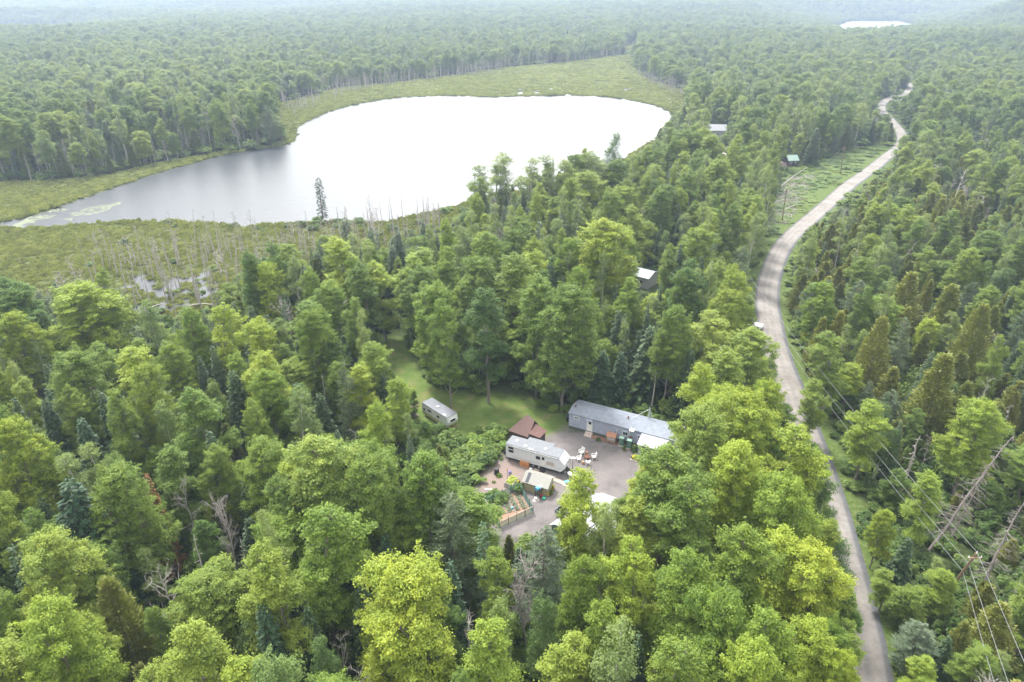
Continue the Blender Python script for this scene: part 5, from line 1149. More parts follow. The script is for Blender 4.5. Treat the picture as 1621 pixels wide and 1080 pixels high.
# ------------------------------------------------------------------ trees placed one by one (top seen in the photograph, height, crown width)
PLACED = []
def put(kind, var, px, py, H, wpx, tone, label, rz=None, lean=(0, 0), group=None):
    x, y = at(px, py, H); zc = proj(x, y, H * .6)[2]
    R = wpx * .5 * zc / FPX
    rz = random.Random(px * 7 + py).uniform(0, 6.28) if rz is None else rz
    x -= math.sin(lean[1]) * H; y += math.sin(lean[0]) * H
    tree(kind, var, x, y, H, R, tone, label, group, rz, lean, parts=True)
    PLACED.append((x, y, max(1.2, R)))
M_, A_, B_, S_, C_, P_, D_ = 'maple_tree', 'aspen_tree', 'birch_tree', 'spruce_tree', 'cedar_tree', 'pine_tree', 'dead_tree'
HAND = [
 (M_, 2, 622, 897, 20, 190, 'yellow', 'broad yellow green maple in the middle of the bottom edge, below the garden'),
 (M_, 0, 674, 722, 19, 118, 'bright', 'bright maple standing beside the hedge, closest tree to the camper and garden'),
 (S_, 0, 713, 890, 15, 72, 'dark', 'dark pointed spruce between the broad yellow green maple and the dead grey tree'),
 (S_, 1, 103, 757, 20, 150, 'dark', 'very broad dark fir with layered boughs near the picture edge'),
 (S_, 0, 413, 953, 16, 82, 'blue', 'blue green spruce standing alone between tall maples near the bottom'),
 (M_, 1, 492, 795, 21, 130, 'bright', 'tall bright maple beside the blue green spruce'),
 (M_, 3, 430, 865, 20, 120, 'mid', 'mid green maple just behind the blue green spruce'),
 (M_, 0, 500, 700, 21, 140, 'pale', 'pale leaved maple with a wide crown up the slope from the blue green spruce'),
 (M_, 2, 585, 720, 20, 120, 'mid', 'full green maple next to the pale leaved maple and the hedge'),
 (M_, 4, 745, 790, 14, 105, 'bright', 'light green maple directly below the fenced garden'),
 (M_, 3, 700, 930, 15, 80, 'mid', 'small maple tucked between the dark pointed spruce and dead grey tree'),
 (M_, 1, 790, 880, 14, 70, 'mid', 'young green maple beside the dead grey tree'),
 (M_, 1, 935, 738, 20, 88, 'bright', 'slender light green maple rising in front of the white roofed garage'),
 (M_, 3, 905, 800, 14, 60, 'mid', 'lower maple covering the pale green garage wall'),
 (M_, 0, 1062, 718, 22, 150, 'mid', 'full green maple between the garage and the porch of the long house'),
 (M_, 4, 1008, 800, 17, 84, 'mid', 'round green maple behind the garage roof'),
 (M_, 0, 1120, 642, 22, 110, 'pale', 'pale yellow tipped maple hiding the far end of the long house'),
 (M_, 2, 1190, 628, 22, 130, 'yellow', 'tall yellow green maple behind the end of the long house'),
 (C_, 1, 1217, 598, 17, 78, 'olive', 'olive green cedar rising behind the yellow green maples by the road'),
 (M_, 1, 1262, 662, 22, 110, 'yellow', 'yellow green maple leaning over the road edge'),
 (M_, 3, 1284, 708, 18, 70, 'bright', 'bright maple whose crown touches the gravel road'),
 (M_, 0, 1175, 705, 22, 120, 'bright', 'bright maple in the middle of the big grove by the road'),
 (M_, 2, 1245, 765, 21, 130, 'bright', 'wide bright maple in the grove, a crown away from the road'),
 (M_, 1, 1118, 770, 22, 120, 'mid', 'rich green maple on the house side of the big grove'),
 (M_, 0, 1185, 845, 21, 130, 'yellow', 'yellow tipped maple in the centre of the lower grove'),
 (M_, 3, 1080, 865, 21, 120, 'bright', 'bright maple below the garage on the house side of the grove'),
 (M_, 4, 1250, 855, 19, 100, 'bright', 'bright maple beside the dark birches of the road edge'),
 (B_, 0, 1312, 762, 15, 62, 'dark', 'dark leaved birch overhanging the gravel road'),
 (B_, 1, 1338, 860, 13, 62, 'dark', 'slim dark birch leaning over the road below the other birch'),
 (B_, 2, 1296, 895, 14, 88, 'mid', 'airy green birch inside the bend of trees by the road'),
 (M_, 4, 1328, 905, 15, 90, 'mid', 'green maple overhanging the road between the slim dark birch and white branches'),
 (M_, 3, 1306, 825, 15, 74, 'mid', 'green maple crown pressed against the two dark birches'),
 (M_, 2, 1322, 985, 15, 96, 'bright', 'bright maple overhanging the road close to the bottom edge'),
 (M_, 1, 1352, 1000, 14, 76, 'mid', 'green maple leaning across the road between two bright maples at the bottom'),
 (M_, 6, 1345, 935, 13, 60, 'dark', 'dark narrow maple at the road edge above the white bare branches'),
 (M_, 1, 975, 785, 16, 70, 'mid', 'green maple between the slender light maple and the garage end wall'),
 (S_, 2, 1298, 785, 12, 30, 'dark', 'narrow dark spruce at the edge of the gravel road'),
 (M_, 1, 1015, 870, 20, 100, 'bright', 'bright maple under the garage with pale dead twigs in its top'),
 (M_, 0, 928, 888, 19, 92, 'yellow', 'yellow green maple with a bare top branch just below the garage'),
 (M_, 4, 952, 968, 19, 84, 'yellow', 'narrow yellow maple standing alone against darker trees at the bottom edge'),
 (M_, 2, 1130, 940, 21, 140, 'bright', 'broad bright maple near the bottom edge of the grove'),
 (M_, 3, 1215, 960, 20, 120, 'bright', 'bright maple near the bottom edge beside the road grove'),
 (M_, 0, 1295, 985, 17, 110, 'bright', 'bright maple with white bare branches reaching over the road'),
 (M_, 1, 1060, 1000, 20, 120, 'mid', 'green maple at the bottom edge between two bright maples'),
 (S_, 0, 1012, 1005, 14, 60, 'dark', 'small dark spruce at the bottom edge beside the narrow yellow maple'),
 (M_, 3, 1190, 1030, 21, 130, 'bright', 'bright maple cut by the bottom edge under the road grove'),
 (M_, 2, 1340, 1040, 16, 70, 'bright', 'low bright maple at the bottom edge touching the road'),
 (P_, 0, 862, 832, 16, 82, 'pale', 'grey green feathery larch below the garden corner'),
 (D_, 4, 838, 897, 13, 92, 'mid', 'dead grey tree with a fan of bare branches beside the feathery larch'),
 (M_, 4, 770, 1000, 17, 100, 'bright', 'bright maple with bare twigs at the bottom edge below the dead grey tree'),
 (D_, 1, 745, 975, 15, 60, 'mid', 'bare grey tree between two maples at the bottom edge'),
 (D_, 0, 255, 908, 13, 76, 'mid', 'bare forked grey tree in the dark woods near the bottom corner'),
 (D_, 4, 345, 800, 13, 60, 'mid', 'dead whitish tree with drooping top branches above the tall bright maple'),
 (D_, 3, 268, 868, 12, 22, 'mid', 'broken bare trunk leaning beside the bare forked tree'),
 (S_, 2, 229, 752, 15, 46, 'rust', 'rusty brown dying spruce among green maples'),
 (M_, 2, 70, 855, 19, 130, 'pale', 'pale green maple with grey broken limbs near the bottom corner'),
 (C_, 1, 165, 915, 15, 110, 'olive', 'rounded olive green tree near the bottom corner'),
 (M_, 0, 60, 960, 20, 130, 'bright', 'bright maple filling the bottom corner'),
 (M_, 2, 175, 740, 19, 120, 'mid', 'mid green maple beside the rusty spruce'),
 (M_, 3, 115, 610, 16, 60, 'pale', 'small pale maple with tiered boughs in the woods left of the clearing'),
 (M_, 4, 260, 715, 15, 70, 'mid', 'small green maple directly beside the rusty spruce'),
 (M_, 0, 420, 590, 17, 75, 'bright', 'bright maple with a pointed top in the dark spruce patch'),
 (M_, 1, 490, 470, 17, 80, 'bright', 'bright tall maple above the marsh edge'),
 (M_, 1, 225, 545, 17, 90, 'bright', 'bright maple in the woods below the marsh pools'),
 (M_, 2, 275, 545, 17, 70, 'yellow', 'yellow topped maple below the marsh pools'),
 (M_, 2, 120, 455, 18, 120, 'bright', 'wide bright maple at the edge of the near marsh'),
 (M_, 3, 30, 455, 18, 90, 'dark', 'dark maple at the picture edge beside the near marsh'),
 (M_, 4, 565, 580, 15, 60, 'yellow', 'yellow green maple at the corner of the clearing by the camper'),
 (S_, 0, 565, 490, 14, 46, 'blue', 'bluish spruce, tallest of those left of the grassy track'),
 (S_, 2, 543, 530, 12, 34, 'dark', 'dark slim spruce next to the bluish spruce'),
 (S_, 0, 600, 548, 12, 44, 'blue', 'bluish spruce standing nearest the grassy track'),
 (S_, 1, 607, 590, 12, 48, 'mid', 'green spruce beside the grassy track above the camper'),
 (S_, 2, 647, 690, 11, 30, 'pale', 'pale tipped young spruce between camper and bright maple'),
 (S_, 1, 596, 660, 13, 50, 'mid', 'mid green spruce behind the camper'),
 (S_, 3, 545, 345, 11, 22, 'mid', 'thin dark spruce on the near shore of the lake'),
 (S_, 3, 503, 282, 13, 17, 'dark', 'very thin lone spruce standing up against the white lake'),
 (B_, 1, 970, 211, 23, 34, 'dark', 'thin airy birch standing above the others against the white lake'),
 (A_, 0, 760, 262, 20, 48, 'mid', 'aspen at the lakeward end of the pale trunked row'),
 (A_, 1, 783, 250, 20, 44, 'bright', 'second aspen from the lakeward end of the pale trunked row'),
 (A_, 2, 805, 240, 21, 50, 'mid', 'tallest aspen near the lakeward end of the pale trunked row'),
 (A_, 0, 838, 252, 21, 48, 'mid', 'aspen between the two tallest of the pale trunked row'),
 (A_, 1, 872, 243, 21, 40, 'bright', 'aspen with two small tops in the pale trunked row'),
 (A_, 2, 900, 250, 20, 44, 'mid', 'leafy aspen behind the big green maple in the pale trunked row'),
 (A_, 0, 930, 240, 20, 46, 'mid', 'aspen next to the lone airy birch'),
 (A_, 1, 955, 252, 18, 40, 'pale', 'pale aspen at the foot of the lone airy birch'),
 (M_, 1, 915, 270, 20, 70, 'mid', 'mid green maple in front of the pale trunked aspens'),
 (M_, 0, 960, 352, 24, 110, 'yellow', 'largest bright maple, standing in front of the white cottage'),
 (M_, 2, 1112, 362, 18, 70, 'yellow', 'yellow green maple between the white cottage and the road bend'),
 (M_, 1, 652, 398, 18, 80, 'bright', 'light maple at the marsh edge above the clearing'),
 (M_, 3, 600, 415, 17, 70, 'bright', 'light maple between the marsh edge and the grassy track'),
 (M_, 4, 540, 380, 19, 70, 'bright', 'tall light maple near the thin lone spruce'),
 (M_, 0, 690, 450, 20, 80, 'bright', 'light maple with long bare trunk above the clearing'),
 (M_, 1, 706, 478, 20, 56, 'bright', 'light column shaped maple behind the low hedge of the lawn'),
 (M_, 2, 748, 408, 20, 84, 'mid', 'green round topped maple in the stand above the clearing'),
 (M_, 3, 805, 402, 21, 92, 'mid', 'wide green maple in the middle of the stand above the clearing'),
 (M_, 4, 770, 460, 21, 70, 'dark', 'dark green maple with visible trunk above the low hedge'),
 (M_, 0, 852, 442, 22, 90, 'dark', 'large blue green maple at the back edge of the lawn'),
 (M_, 2, 898, 452, 23, 110, 'mid', 'large full maple at the lawn edge beside the long house'),
 (S_, 0, 957, 553, 10.5, 54, 'blue', 'dark blue green spruce behind the lawn end of the long house'),
 (S_, 1, 985, 556, 10.5, 50, 'dark', 'dark spruce touching the blue green spruce behind the long house'),
 (S_, 1, 1033, 515, 14.5, 80, 'mid', 'tallest fir behind the middle of the long house'),
 (M_, 3, 1068, 540, 11, 66, 'mid', 'green maple beside the tallest fir behind the long house'),
 (C_, 2, 1100, 580, 9, 60, 'dark', 'dark cedar behind the hidden end of the long house'),
 (M_, 1, 1140, 500, 18, 80, 'pale', 'pale maple between the long house and the parked pickup'),
 (M_, 0, 1195, 525, 19, 92, 'pale', 'pale rounded maple leaning over the road by the parked pickup'),
 (M_, 4, 1160, 560, 18, 80, 'mid', 'green maple below the parked pickup'),
 (M_, 2, 1300, 448, 15, 60, 'bright', 'bright maple across the road from the utility pole at the bend'),
 (M_, 1, 1330, 530, 15, 70, 'mid', 'green maple across the road, in front of olive cedars'),
 (C_, 1, 1400, 500, 16, 70, 'olive', 'broad olive cedar in the woods across the road'),
 (C_, 0, 1445, 430, 16, 70, 'olive', 'olive cedar with a rounded top across the road'),
 (C_, 2, 1510, 450, 16, 66, 'olive', 'tall olive cedar among the woods across the road'),
 (C_, 1, 1560, 480, 17, 80, 'olive', 'wide olive cedar near the picture edge across the road'),
 (C_, 0, 1500, 560, 16, 90, 'olive', 'wide brownish cedar in the middle of the woods across the road'),
 (M_, 3, 1410, 320, 15, 60, 'bright', 'bright maple above the tangle of leaning dead trees'),
 (M_, 2, 1560, 640, 15, 90, 'bright', 'bright maple in front of the leaning dead conifers'),
 (M_, 1, 1390, 630, 14, 70, 'bright', 'bright maple beside the overhead wires across the road'),
 (M_, 4, 1480, 755, 12, 60, 'bright', 'light maple just past the overhead wires'),
 (M_, 0, 1405, 810, 9, 44, 'yellow', 'small yellow green maple on the verge across the road'),
 (M_, 1, 1300, 600, 12, 50, 'mid', 'green maple standing on the verge across the road'),
 (M_, 1, 1412, 905, 6, 46, 'mid', 'small green maple on the verge below the yellow green one'),
 (P_, 0, 1462, 985, 7, 62, 'pale', 'grey green young pine between the road and the overhead wires near the bottom edge'),
 (M_, 4, 1500, 905, 7, 52, 'yellow', 'small yellow tipped maple in front of the leaning utility pole'),
 (M_, 2, 1445, 930, 6, 56, 'mid', 'low rounded maple beside the verge, a little in front of the young pine'),
 (C_, 1, 1590, 955, 9, 90, 'olive', 'olive cedar between the overhead wires and the picture corner'),
 (S_, 0, 1505, 1010, 6, 46, 'mid', 'young spruce under the lowest overhead wire near the bottom edge'),
 (M_, 0, 1560, 1030, 7, 70, 'mid', 'rounded green maple under the overhead wires at the bottom edge'),
 (M_, 3, 1470, 1050, 6, 60, 'bright', 'bright young maple at the bottom edge between road and wires'),
 (S_, 1, 1440, 850, 8, 50, 'mid', 'green spruce past the verge behind the small verge maples'),
 (C_, 0, 1530, 985, 7, 48, 'olive', 'small olive cedar between two overhead wires'),
 (B_, 1, 1480, 205, 18, 40, 'pale', 'pale branched birch on the rise across the road'),
 (B_, 0, 1505, 215, 18, 34, 'pale', 'second pale branched birch on the rise across the road'),
 (D_, 3, 1455, 690, 10, 26, 'mid', 'short bare snag across the road from the bright grove'),
 (D_, 1, 180, 375, 15, 36, 'mid', 'tall bare tree leaning over the near marsh'),
 (D_, 3, 292, 378, 16, 16, 'mid', 'tallest bare pole standing by the marsh pools'),
 (D_, 3, 320, 400, 14, 16, 'mid', 'bare pole beside the tallest one at the marsh pools'),
]
for a in HAND:
    ln = (0, 0)
    if 'leaning toward the picture edge' in a[7] or 'behind the leaning pole' in a[7] or 'leaning at the picture' in a[7]: ln = (math.radians(-6), math.radians(20))
    if 'leaning beside' in a[7]: ln = (0, math.radians(-14))
    if 'tall bare tree leaning' in a[7]: ln = (0, math.radians(-9))
    put(*a, lean=ln)

def put2(kind, var, b0, t1, zt, R_, label, tone='mid'):
    """a leaning tree from its foot to its top"""
    x0, y0 = at(*b0); x1, y1 = at(t1[0], t1[1], zt); d = Vector((x1 - x0, y1 - y0, zt))
    o = tree(kind, var, x0, y0, d.length, R_, tone, label, None, 0.0, parts=True)
    o.rotation_mode = 'QUATERNION'; o.rotation_quaternion = d.to_track_quat('Z', 'Y'); PLACED.append((x0, y0, 2.2)); PLACED.append(((x0 + x1) / 2, (y0 + y1) / 2, 1.5))
put2(D_, 2, (1470, 872), (1606, 688), 15, 2.0, 'longest dead conifer leaning over behind the leaning utility pole')
put2(D_, 2, (1545, 950), (1622, 795), 12, 2.2, 'grey dead conifer leaning at the picture edge, nearest the camera')
put2(D_, 2, (1500, 860), (1572, 730), 12, 1.4, 'dead conifer with thick grey twigs right behind the leaning utility pole')
put2(D_, 3, (1400, 445), (1452, 382), 13, .9, 'pale bare trunk leaning in the olive cedars across the road')
put2(D_, 1, (1500, 350), (1530, 270), 13, 1.8, 'pale bare tree leaning on the rise across the road')
put2(D_, 3, (1580, 700), (1600, 640), 10, .9, 'bare trunk leaning above the bright maple across the road')
# ------------------------------------------------------------------ the rest of the forest
rng = np.random.default_rng(42)
cand = []
D = 28.0
while D < 7200:
    s = 4.3 * (1 + min(max(0, D - 110), 230) / 230 * .38) * (1 + max(0, D - 340) / 1500) ** .9
    w = (.80 * (D * CP + 50 * SP) + 22)
    m = int(2 * w / s)
    xs = -w + (np.arange(m) + rng.uniform(0, 1)) * s + rng.uniform(-.42, .42, m) * s
    ys = D + rng.uniform(-.42, .42, m) * s
    cand.append(np.stack([xs, ys, np.full(m, s)], 1)); D += s * .92
cand = np.concatenate(cand)
X, Y, SPC = cand.T
ok = ~(inpoly(LAKE, X, Y) | inpoly(MARSH_FAR, X, Y) | inpoly(MARSH_NEAR, X, Y) | inpoly(LAWN, X, Y) | inpoly(YARD, X, Y) | inpoly(ROW, X, Y) | inpoly(FARLAKE, X, Y) | inpoly(FIELD, X, Y) | inpoly(FIELD2, X, Y) | inpoly(HOUSE, X, Y) | inpoly(GARAGE, X, Y))
rdist = polydist(ROADC, X, Y, False)
rx = np.interp(Y, rcy, rcx)
rx = rx
ok &= rdist > np.where(Y > 545, 3.6, np.where(X > rx, np.where(Y > 95, 5.0, 7.5), np.where(Y < 90, 4.2, 5.5)))
for c_ in ((31, 154, 6), (98, 350, 10), (115, 285, 5), (px_, py_, 4)): ok &= np.hypot(X - c_[0], Y - c_[1]) > c_[2]
for (hx, hy, hr) in PLACED: ok &= np.hypot(X - hx, Y - hy) > max(2.2, hr * .78)
X, Y, SPC, rx = X[ok], Y[ok], SPC[ok], rx[ok]
Z = height(X, Y)
# kinds by place
bx, by, _ = proj(X, Y, Z)
DD = np.hypot(X, Y)
right = X > np.interp(Y, rcy, rcx)
dm = polydist(MARSH_NEAR, X, Y)
dmf = polydist(MARSH_FAR, X, Y)
clus = vnoise(X, Y, 28, 77); clus2 = vnoise(X, Y, 17, 78)
u = rng.random(len(X)); u2 = rng.random(len(X)); u3 = rng.random(len(X))
KN = [M_, A_, B_, S_, C_, P_, D_]
items = {k: [] for k in KN}
prob = {
 'right': (.30, .06, .08, .07, .33, .06, .10), 'grove': (.78, .02, .08, .04, .05, .01, .02), 'left': (.45, .06, .07, .26, .06, .04, .09),
 'mid': (.48, .11, .08, .13, .08, .05, .07), 'marsh': (.22, .14, .10, .18, .10, .05, .21), 'bank': (.44, .12, .07, .15, .17, .02, .05), 'far': (.45, .17, .08, .13, .08, .07, .02)}
ZT = {'right': 'in the woods across the gravel road from the house', 'grove': 'in the grove between the garage and the gravel road', 'left': 'in the woods below and beside the camper clearing',
      'mid': 'in the stand between the long house and the lake', 'marsh': 'along the edge of the near marsh', 'bank': 'on the far bank of the lake', 'far': 'in the forest beyond the lake and the road bends'}
n_in = 0
for i in range(len(X)):
    x, y, z, D, s = X[i], Y[i], Z[i], DD[i], SPC[i]
    if dm[i] < 9 and D < 330: zn = 'marsh'
    elif D > 430: zn = 'far'
    elif right[i] and y < 330: zn = 'right'
    elif x > 14 and y < 90: zn = 'grove'
    elif dmf[i] < 90 and x < -40 and y > 190: zn = 'bank'
    elif y < 128 and x < 5 or (x < -25 and y < 175): zn = 'left'
    elif y < 260: zn = 'mid'
    else: zn = 'far'
    p = list(prob[zn])
    if clus[i] > .62: p[3] *= 2.2; p[0] *= .6
    if clus2[i] > .66: p[4] *= 2.5; p[0] *= .7
    if clus2[i] < .28: p[1] *= 2.5
    cs = np.cumsum(p) / sum(p); ki = int(np.searchsorted(cs, u[i])); kind = KN[min(ki, 6)]
    tm, cm, jm, h0, r0 = KIND[kind][int(u2[i] * 997) % len(KIND[kind])]
    var = int(u2[i] * 997) % len(KIND[kind])
    big = {M_: 17, A_: 18.5, B_: 15, S_: 13.5, C_: 12, P_: 15.5, D_: 11}[kind]
    H = big * (.56 + .62 * u3[i])
    if zn == 'marsh': H *= .62
    if zn == 'right': H *= .86
    if zn == 'right' and y < 88: H = min(H * .75, 6.0 + 4.5 * u3[i] + max(0, (x - float(rx[i]) - 24)) * .3)
    if zn == 'bank': H *= 1.12
    sc_ = (s / 4.3)
    R = r0 * (.58 + .46 * ((u3[i] * 7.3) % 1)) * (H / h0) ** .5 * (1 + (sc_ - 1) * .95)
    if kind == C_ and zn == 'right': R *= 1.3
    if D > 450: H *= .88; R *= 1.1
    if D < 620:
        for fh, fr in ((1, 1), (.6, .72), (.36, .5)):
            if not blocked(x, y, H * fh, R * fr, kind in (S_, C_), z): break
        else: continue
        H *= fh; R *= fr
    tn = 'mid'
    q = (u[i] * 13.7) % 1
    if kind == M_: tn = 'yellow' if q < (.3 if zn == 'grove' else .05) else ('bright' if q < (.75 if zn == 'grove' else .34) else ('dark' if q > .8 else 'mid'))
    elif kind == S_: tn = 'blue' if q < .15 else 'mid'
    elif kind == C_: tn = 'olive' if (q < .75 and zn == 'right') else 'mid'
    a, b_, zc = proj(x, y, z + H * .7)
    inframe = zc > 5 and -6 - FPX * R / zc < a < 1627 + FPX * R / zc and b_ < 1080 + FPX * R / zc
    items[kind].append((D, x, y, z, H, R, h0, r0, var, tn, zn, inframe, q * 6.28))

def scatter(name, pts, protos, label, cat=None):
    """one object of kind stuff: instances of the given meshes' objects at pts = (x,y,z, rz, sx, sz, idx)"""
    pts = np.array(pts, np.float32); mesh = bpy.data.meshes.new(name); m = len(pts)
    mesh.vertices.add(m); mesh.vertices.foreach_set('co', pts[:, :3].ravel().astype(np.float32))
    a = mesh.attributes.new('rz', 'FLOAT', 'POINT'); a.data.foreach_set('value', pts[:, 3].copy())
    a = mesh.attributes.new('sx', 'FLOAT', 'POINT'); a.data.foreach_set('value', pts[:, 4].copy())
    a = mesh.attributes.new('sz', 'FLOAT', 'POINT'); a.data.foreach_set('value', pts[:, 5].copy())
    a = mesh.attributes.new('idx', 'INT', 'POINT'); a.data.foreach_set('value', pts[:, 6].astype(np.int32))
    o = bpy.data.objects.new(name, mesh); col.objects.link(o); tag(o, label, cat, kind='stuff')
    ng = bpy.data.node_groups.new(name, 'GeometryNodeTree')
    ng.interface.new_socket('Geometry', in_out='INPUT', socket_type='NodeSocketGeometry'); ng.interface.new_socket('Geometry', in_out='OUTPUT', socket_type='NodeSocketGeometry')
    N = ng.nodes; L = ng.links
    gi = N.new('NodeGroupInput'); go = N.new('NodeGroupOutput'); iop = N.new('GeometryNodeInstanceOnPoints')
    jn = N.new('GeometryNodeJoinGeometry')
    for p_ in protos[::-1]:
        oi = N.new('GeometryNodeObjectInfo'); oi.transform_space = 'ORIGINAL'; oi.inputs['Object'].default_value = p_; oi.inputs['As Instance'].default_value = True
        L.new(oi.outputs['Geometry'], jn.inputs[0])
    def att(nm, t='FLOAT'):
        q = N.new('GeometryNodeInputNamedAttribute'); q.data_type = t; q.inputs['Name'].default_value = nm; return q.outputs['Attribute']
    c1 = N.new('ShaderNodeCombineXYZ'); L.new(att('rz'), c1.inputs[2])
    c2 = N.new('ShaderNodeCombineXYZ'); sx = att('sx'); L.new(sx, c2.inputs[0]); L.new(sx, c2.inputs[1]); L.new(att('sz'), c2.inputs[2])
    L.new(gi.outputs[0], iop.inputs['Points']); L.new(jn.outputs[0], iop.inputs['Instance']); iop.inputs['Pick Instance'].default_value = True
    L.new(att('idx', 'INT'), iop.inputs['Instance Index']); L.new(c1.outputs[0], iop.inputs['Rotation']); L.new(c2.outputs[0], iop.inputs['Scale'])
    L.new(iop.outputs[0], go.inputs[0])
    md = o.modifiers.new('scatter', 'NODES'); md.node_group = ng
    return o

SIZE = {0: 'low', 1: 'middle sized', 2: 'tall'}
TXT = {'bright': 'bright green', 'yellow': 'yellow green', 'mid': 'green', 'dark': 'dark green', 'blue': 'bluish green', 'olive': 'olive brown'}
NHAND = {k: sum(1 for a in HAND if a[0] == k) for k in KN}
FAR_OBJ = {}
for kind in KN:
    L_ = sorted(items[kind], key=lambda t: t[0])
    vis = [t for t in L_ if t[11]]; off = [t for t in L_ if not t[11]]
    cap = 296 - NHAND[kind]
    near, rest = vis[:cap], vis[cap:] + off
    protos = {}
    for t in near:
        D, x, y, z, H, R, h0, r0, var, tn, zn, _, rz = t
        parts = D < 150 and kind != D_
        f = H / {M_: 17, A_: 18.5, B_: 15, S_: 13.5, C_: 12, P_: 15.5, D_: 11}[kind]
        szc = 0 if f < .72 else (1 if f < .98 else 2)
        nm = CAT[kind]
        if kind == D_: lab = '%s bare grey dead tree %s' % (SIZE[szc], ZT[zn])
        else: lab = '%s %s %s %s' % (SIZE[szc], TXT[tn], nm, ZT[zn])
        grp = lab + 's alike' if False else '%s %ss, %s, %s' % (SIZE[szc], nm, TXT[tn] if kind != D_ else 'bare', ZT[zn])
        o = tree(kind, var, x, y, H, R, tn, lab, grp, rz, parts=parts, z=z)
        if not parts and var not in protos: protos[var] = o
    nv = len(KIND[kind])
    for v_ in range(nv):
        if v_ not in protos:
            t = next(t for t in rest if t[8] == v_ and t[11]); rest.remove(t)
            protos[v_] = tree(kind, v_, t[1], t[2], t[4], t[5], t[9], '%s %s seen far off %s' % (TXT.get(t[9], 'green'), CAT[kind], ZT[t[10]]), 'far off %ss %s' % (CAT[kind], ZT[t[10]]), t[12], parts=False, z=t[3])
    pts = [(t[1], t[2], t[3] - .1, t[12], t[5] / t[7], t[4] / t[6], t[8]) for t in rest]
    if pts: scatter({M_: 'maple_forest', A_: 'aspen_forest', B_: 'birch_forest', S_: 'spruce_forest', C_: 'cedar_forest', P_: 'pine_forest', D_: 'dead_wood_stand'}[kind], pts, [protos[v_] for v_ in range(nv)],
        'distant %s crowns of the forest running to the horizon' % CAT[kind])
    FAR_OBJ[kind] = protos

# ------------------------------------------------------------------ shrubs: hedge clumps round the lawn, then undergrowth
SH = []
def hedge(poly_px, step, hmin, hmax, lab, grp, tones=('bright', 'mid'), cap=60):
    P = W(poly_px); xs = [p[0] for p in P]; ys = [p[1] for p in P]; n_ = 0
    y = min(ys)
    while y < max(ys):
        x = min(xs)
        while x < max(xs):
            xx = x + rng.uniform(-.4, .4) * step; yy = y + rng.uniform(-.4, .4) * step
            if inpoly(P, np.array([xx]), np.array([yy]))[0] and n_ < cap:
                v_ = int(rng.integers(0, 3)); H = rng.uniform(hmin, hmax)
                o = tree('shrub', v_, xx, yy, H, H * rng.uniform(.55, .8), tones[int(rng.integers(0, len(tones)))], lab, grp, rng.uniform(0, 6.28), parts=False); SH.append((v_, o)); n_ += 1
            x += step
        y += step
hedge([(668, 592), (700, 588), (745, 598), (792, 606), (785, 622), (740, 622), (700, 614), (676, 606)], 1.9, 1.5, 2.6, 'leafy shrub in the low hedge along the far side of the lawn', 'shrubs of the low hedge across the lawn', cap=60)
hedge([(725, 690), (760, 682), (800, 690), (795, 712), (770, 735), (760, 760), (755, 790), (735, 800), (715, 750), (700, 700)], 1.9, 1.5, 3.0, 'leafy shrub in the thicket between the camper and the trailer', 'shrubs of the thicket beside the wood chips', cap=80)
hedge([(757, 800), (775, 785), (815, 768), (824, 776), (795, 792), (768, 806)], 1.3, 1.2, 1.9, 'dark green shrub along the back of the fenced garden', 'shrubs behind the fenced garden', ('mid', 'dark'), cap=14)
hedge([(862, 640), (905, 652), (898, 664), (858, 648)], 2.0, 1.6, 2.6, 'shrub at the lawn edge beside the end of the long house', 'shrubs at the lawn edge by the long house', cap=12)
bp_ = {}
for v_, o in SH: bp_.setdefault(v_, o)
hshr = [bp_[k] for k in sorted(bp_)]
# undergrowth under and between the trees, on the verge and in the cut strip
und = []
D = 30.0
while D < 900:
    s = 1.9 * (1 + max(0, D - 60) / 170)
    w = (.80 * (D * CP + 55 * SP) + 15); m = int(2 * w / s)
    xs = -w + np.arange(m) * s + rng.uniform(-.5, .5, m) * s; ys = D + rng.uniform(-.5, .5, m) * s
    und.append(np.stack([xs, ys, np.full(m, s)], 1)); D += s
und = np.concatenate(und); X, Y, SS = und.T
bad = inpoly(LAKE, X, Y) | inpoly(MARSH_FAR, X, Y) | inpoly(MARSH_NEAR, X, Y) | inpoly(LAWN, X, Y) | inpoly(YARD, X, Y) | inpoly(HOUSE, X, Y) | inpoly(GARAGE, X, Y) | (polydist(ROADC, X, Y, False) < 3.9)
for c_ in ((31, 154, 5.5), (98, 350, 8), (115, 285, 5), (px_, py_, 3.5)): bad |= np.hypot(X - c_[0], Y - c_[1]) < c_[2]
bad |= (polydist(YARD, X, Y) < 1.2) | (polydist(LAWN, X, Y) < .8)
X, Y, SS = X[~bad], Y[~bad], SS[~bad]
low = (polydist(ROADC, X, Y, False) < 9.5) | inpoly(ROW, X, Y)
inrow = inpoly(ROW, X, Y)
pts = []
edge = np.minimum(polydist(MARSH_FAR, X, Y), polydist(LAKE, X, Y)) < 9
Zu = height(X, Y)
for i in range(len(X)):
    k = SS[i] / 1.9; f = rng.uniform(.55, 1.25)
    if low[i]:
        pts.append((X[i], Y[i], Zu[i] - .05, rng.uniform(0, 6.28), .9 * f * k ** .7, (.8 if not inrow[i] else .35) * f * (1.6 if rng.random() < .25 else 1), int(rng.integers(0, 3))))
    else:
        g_e = 1.9 if edge[i] else (1.0 if rng.random() < .6 else rng.uniform(1.5, 2.6))
        if g_e > 1.3 and not edge[i] and blocked(X[i], Y[i], 5.0, 1.8): g_e = 1.0
        pts.append((X[i], Y[i], Zu[i] - .05, rng.uniform(0, 6.28), .85 * f * k ** .85 * (1.2 if g_e > 1.3 else 1), f * .95 * g_e, int(rng.integers(0, 3))))
P = np.array(MARSH_NEAR); k_ = 0
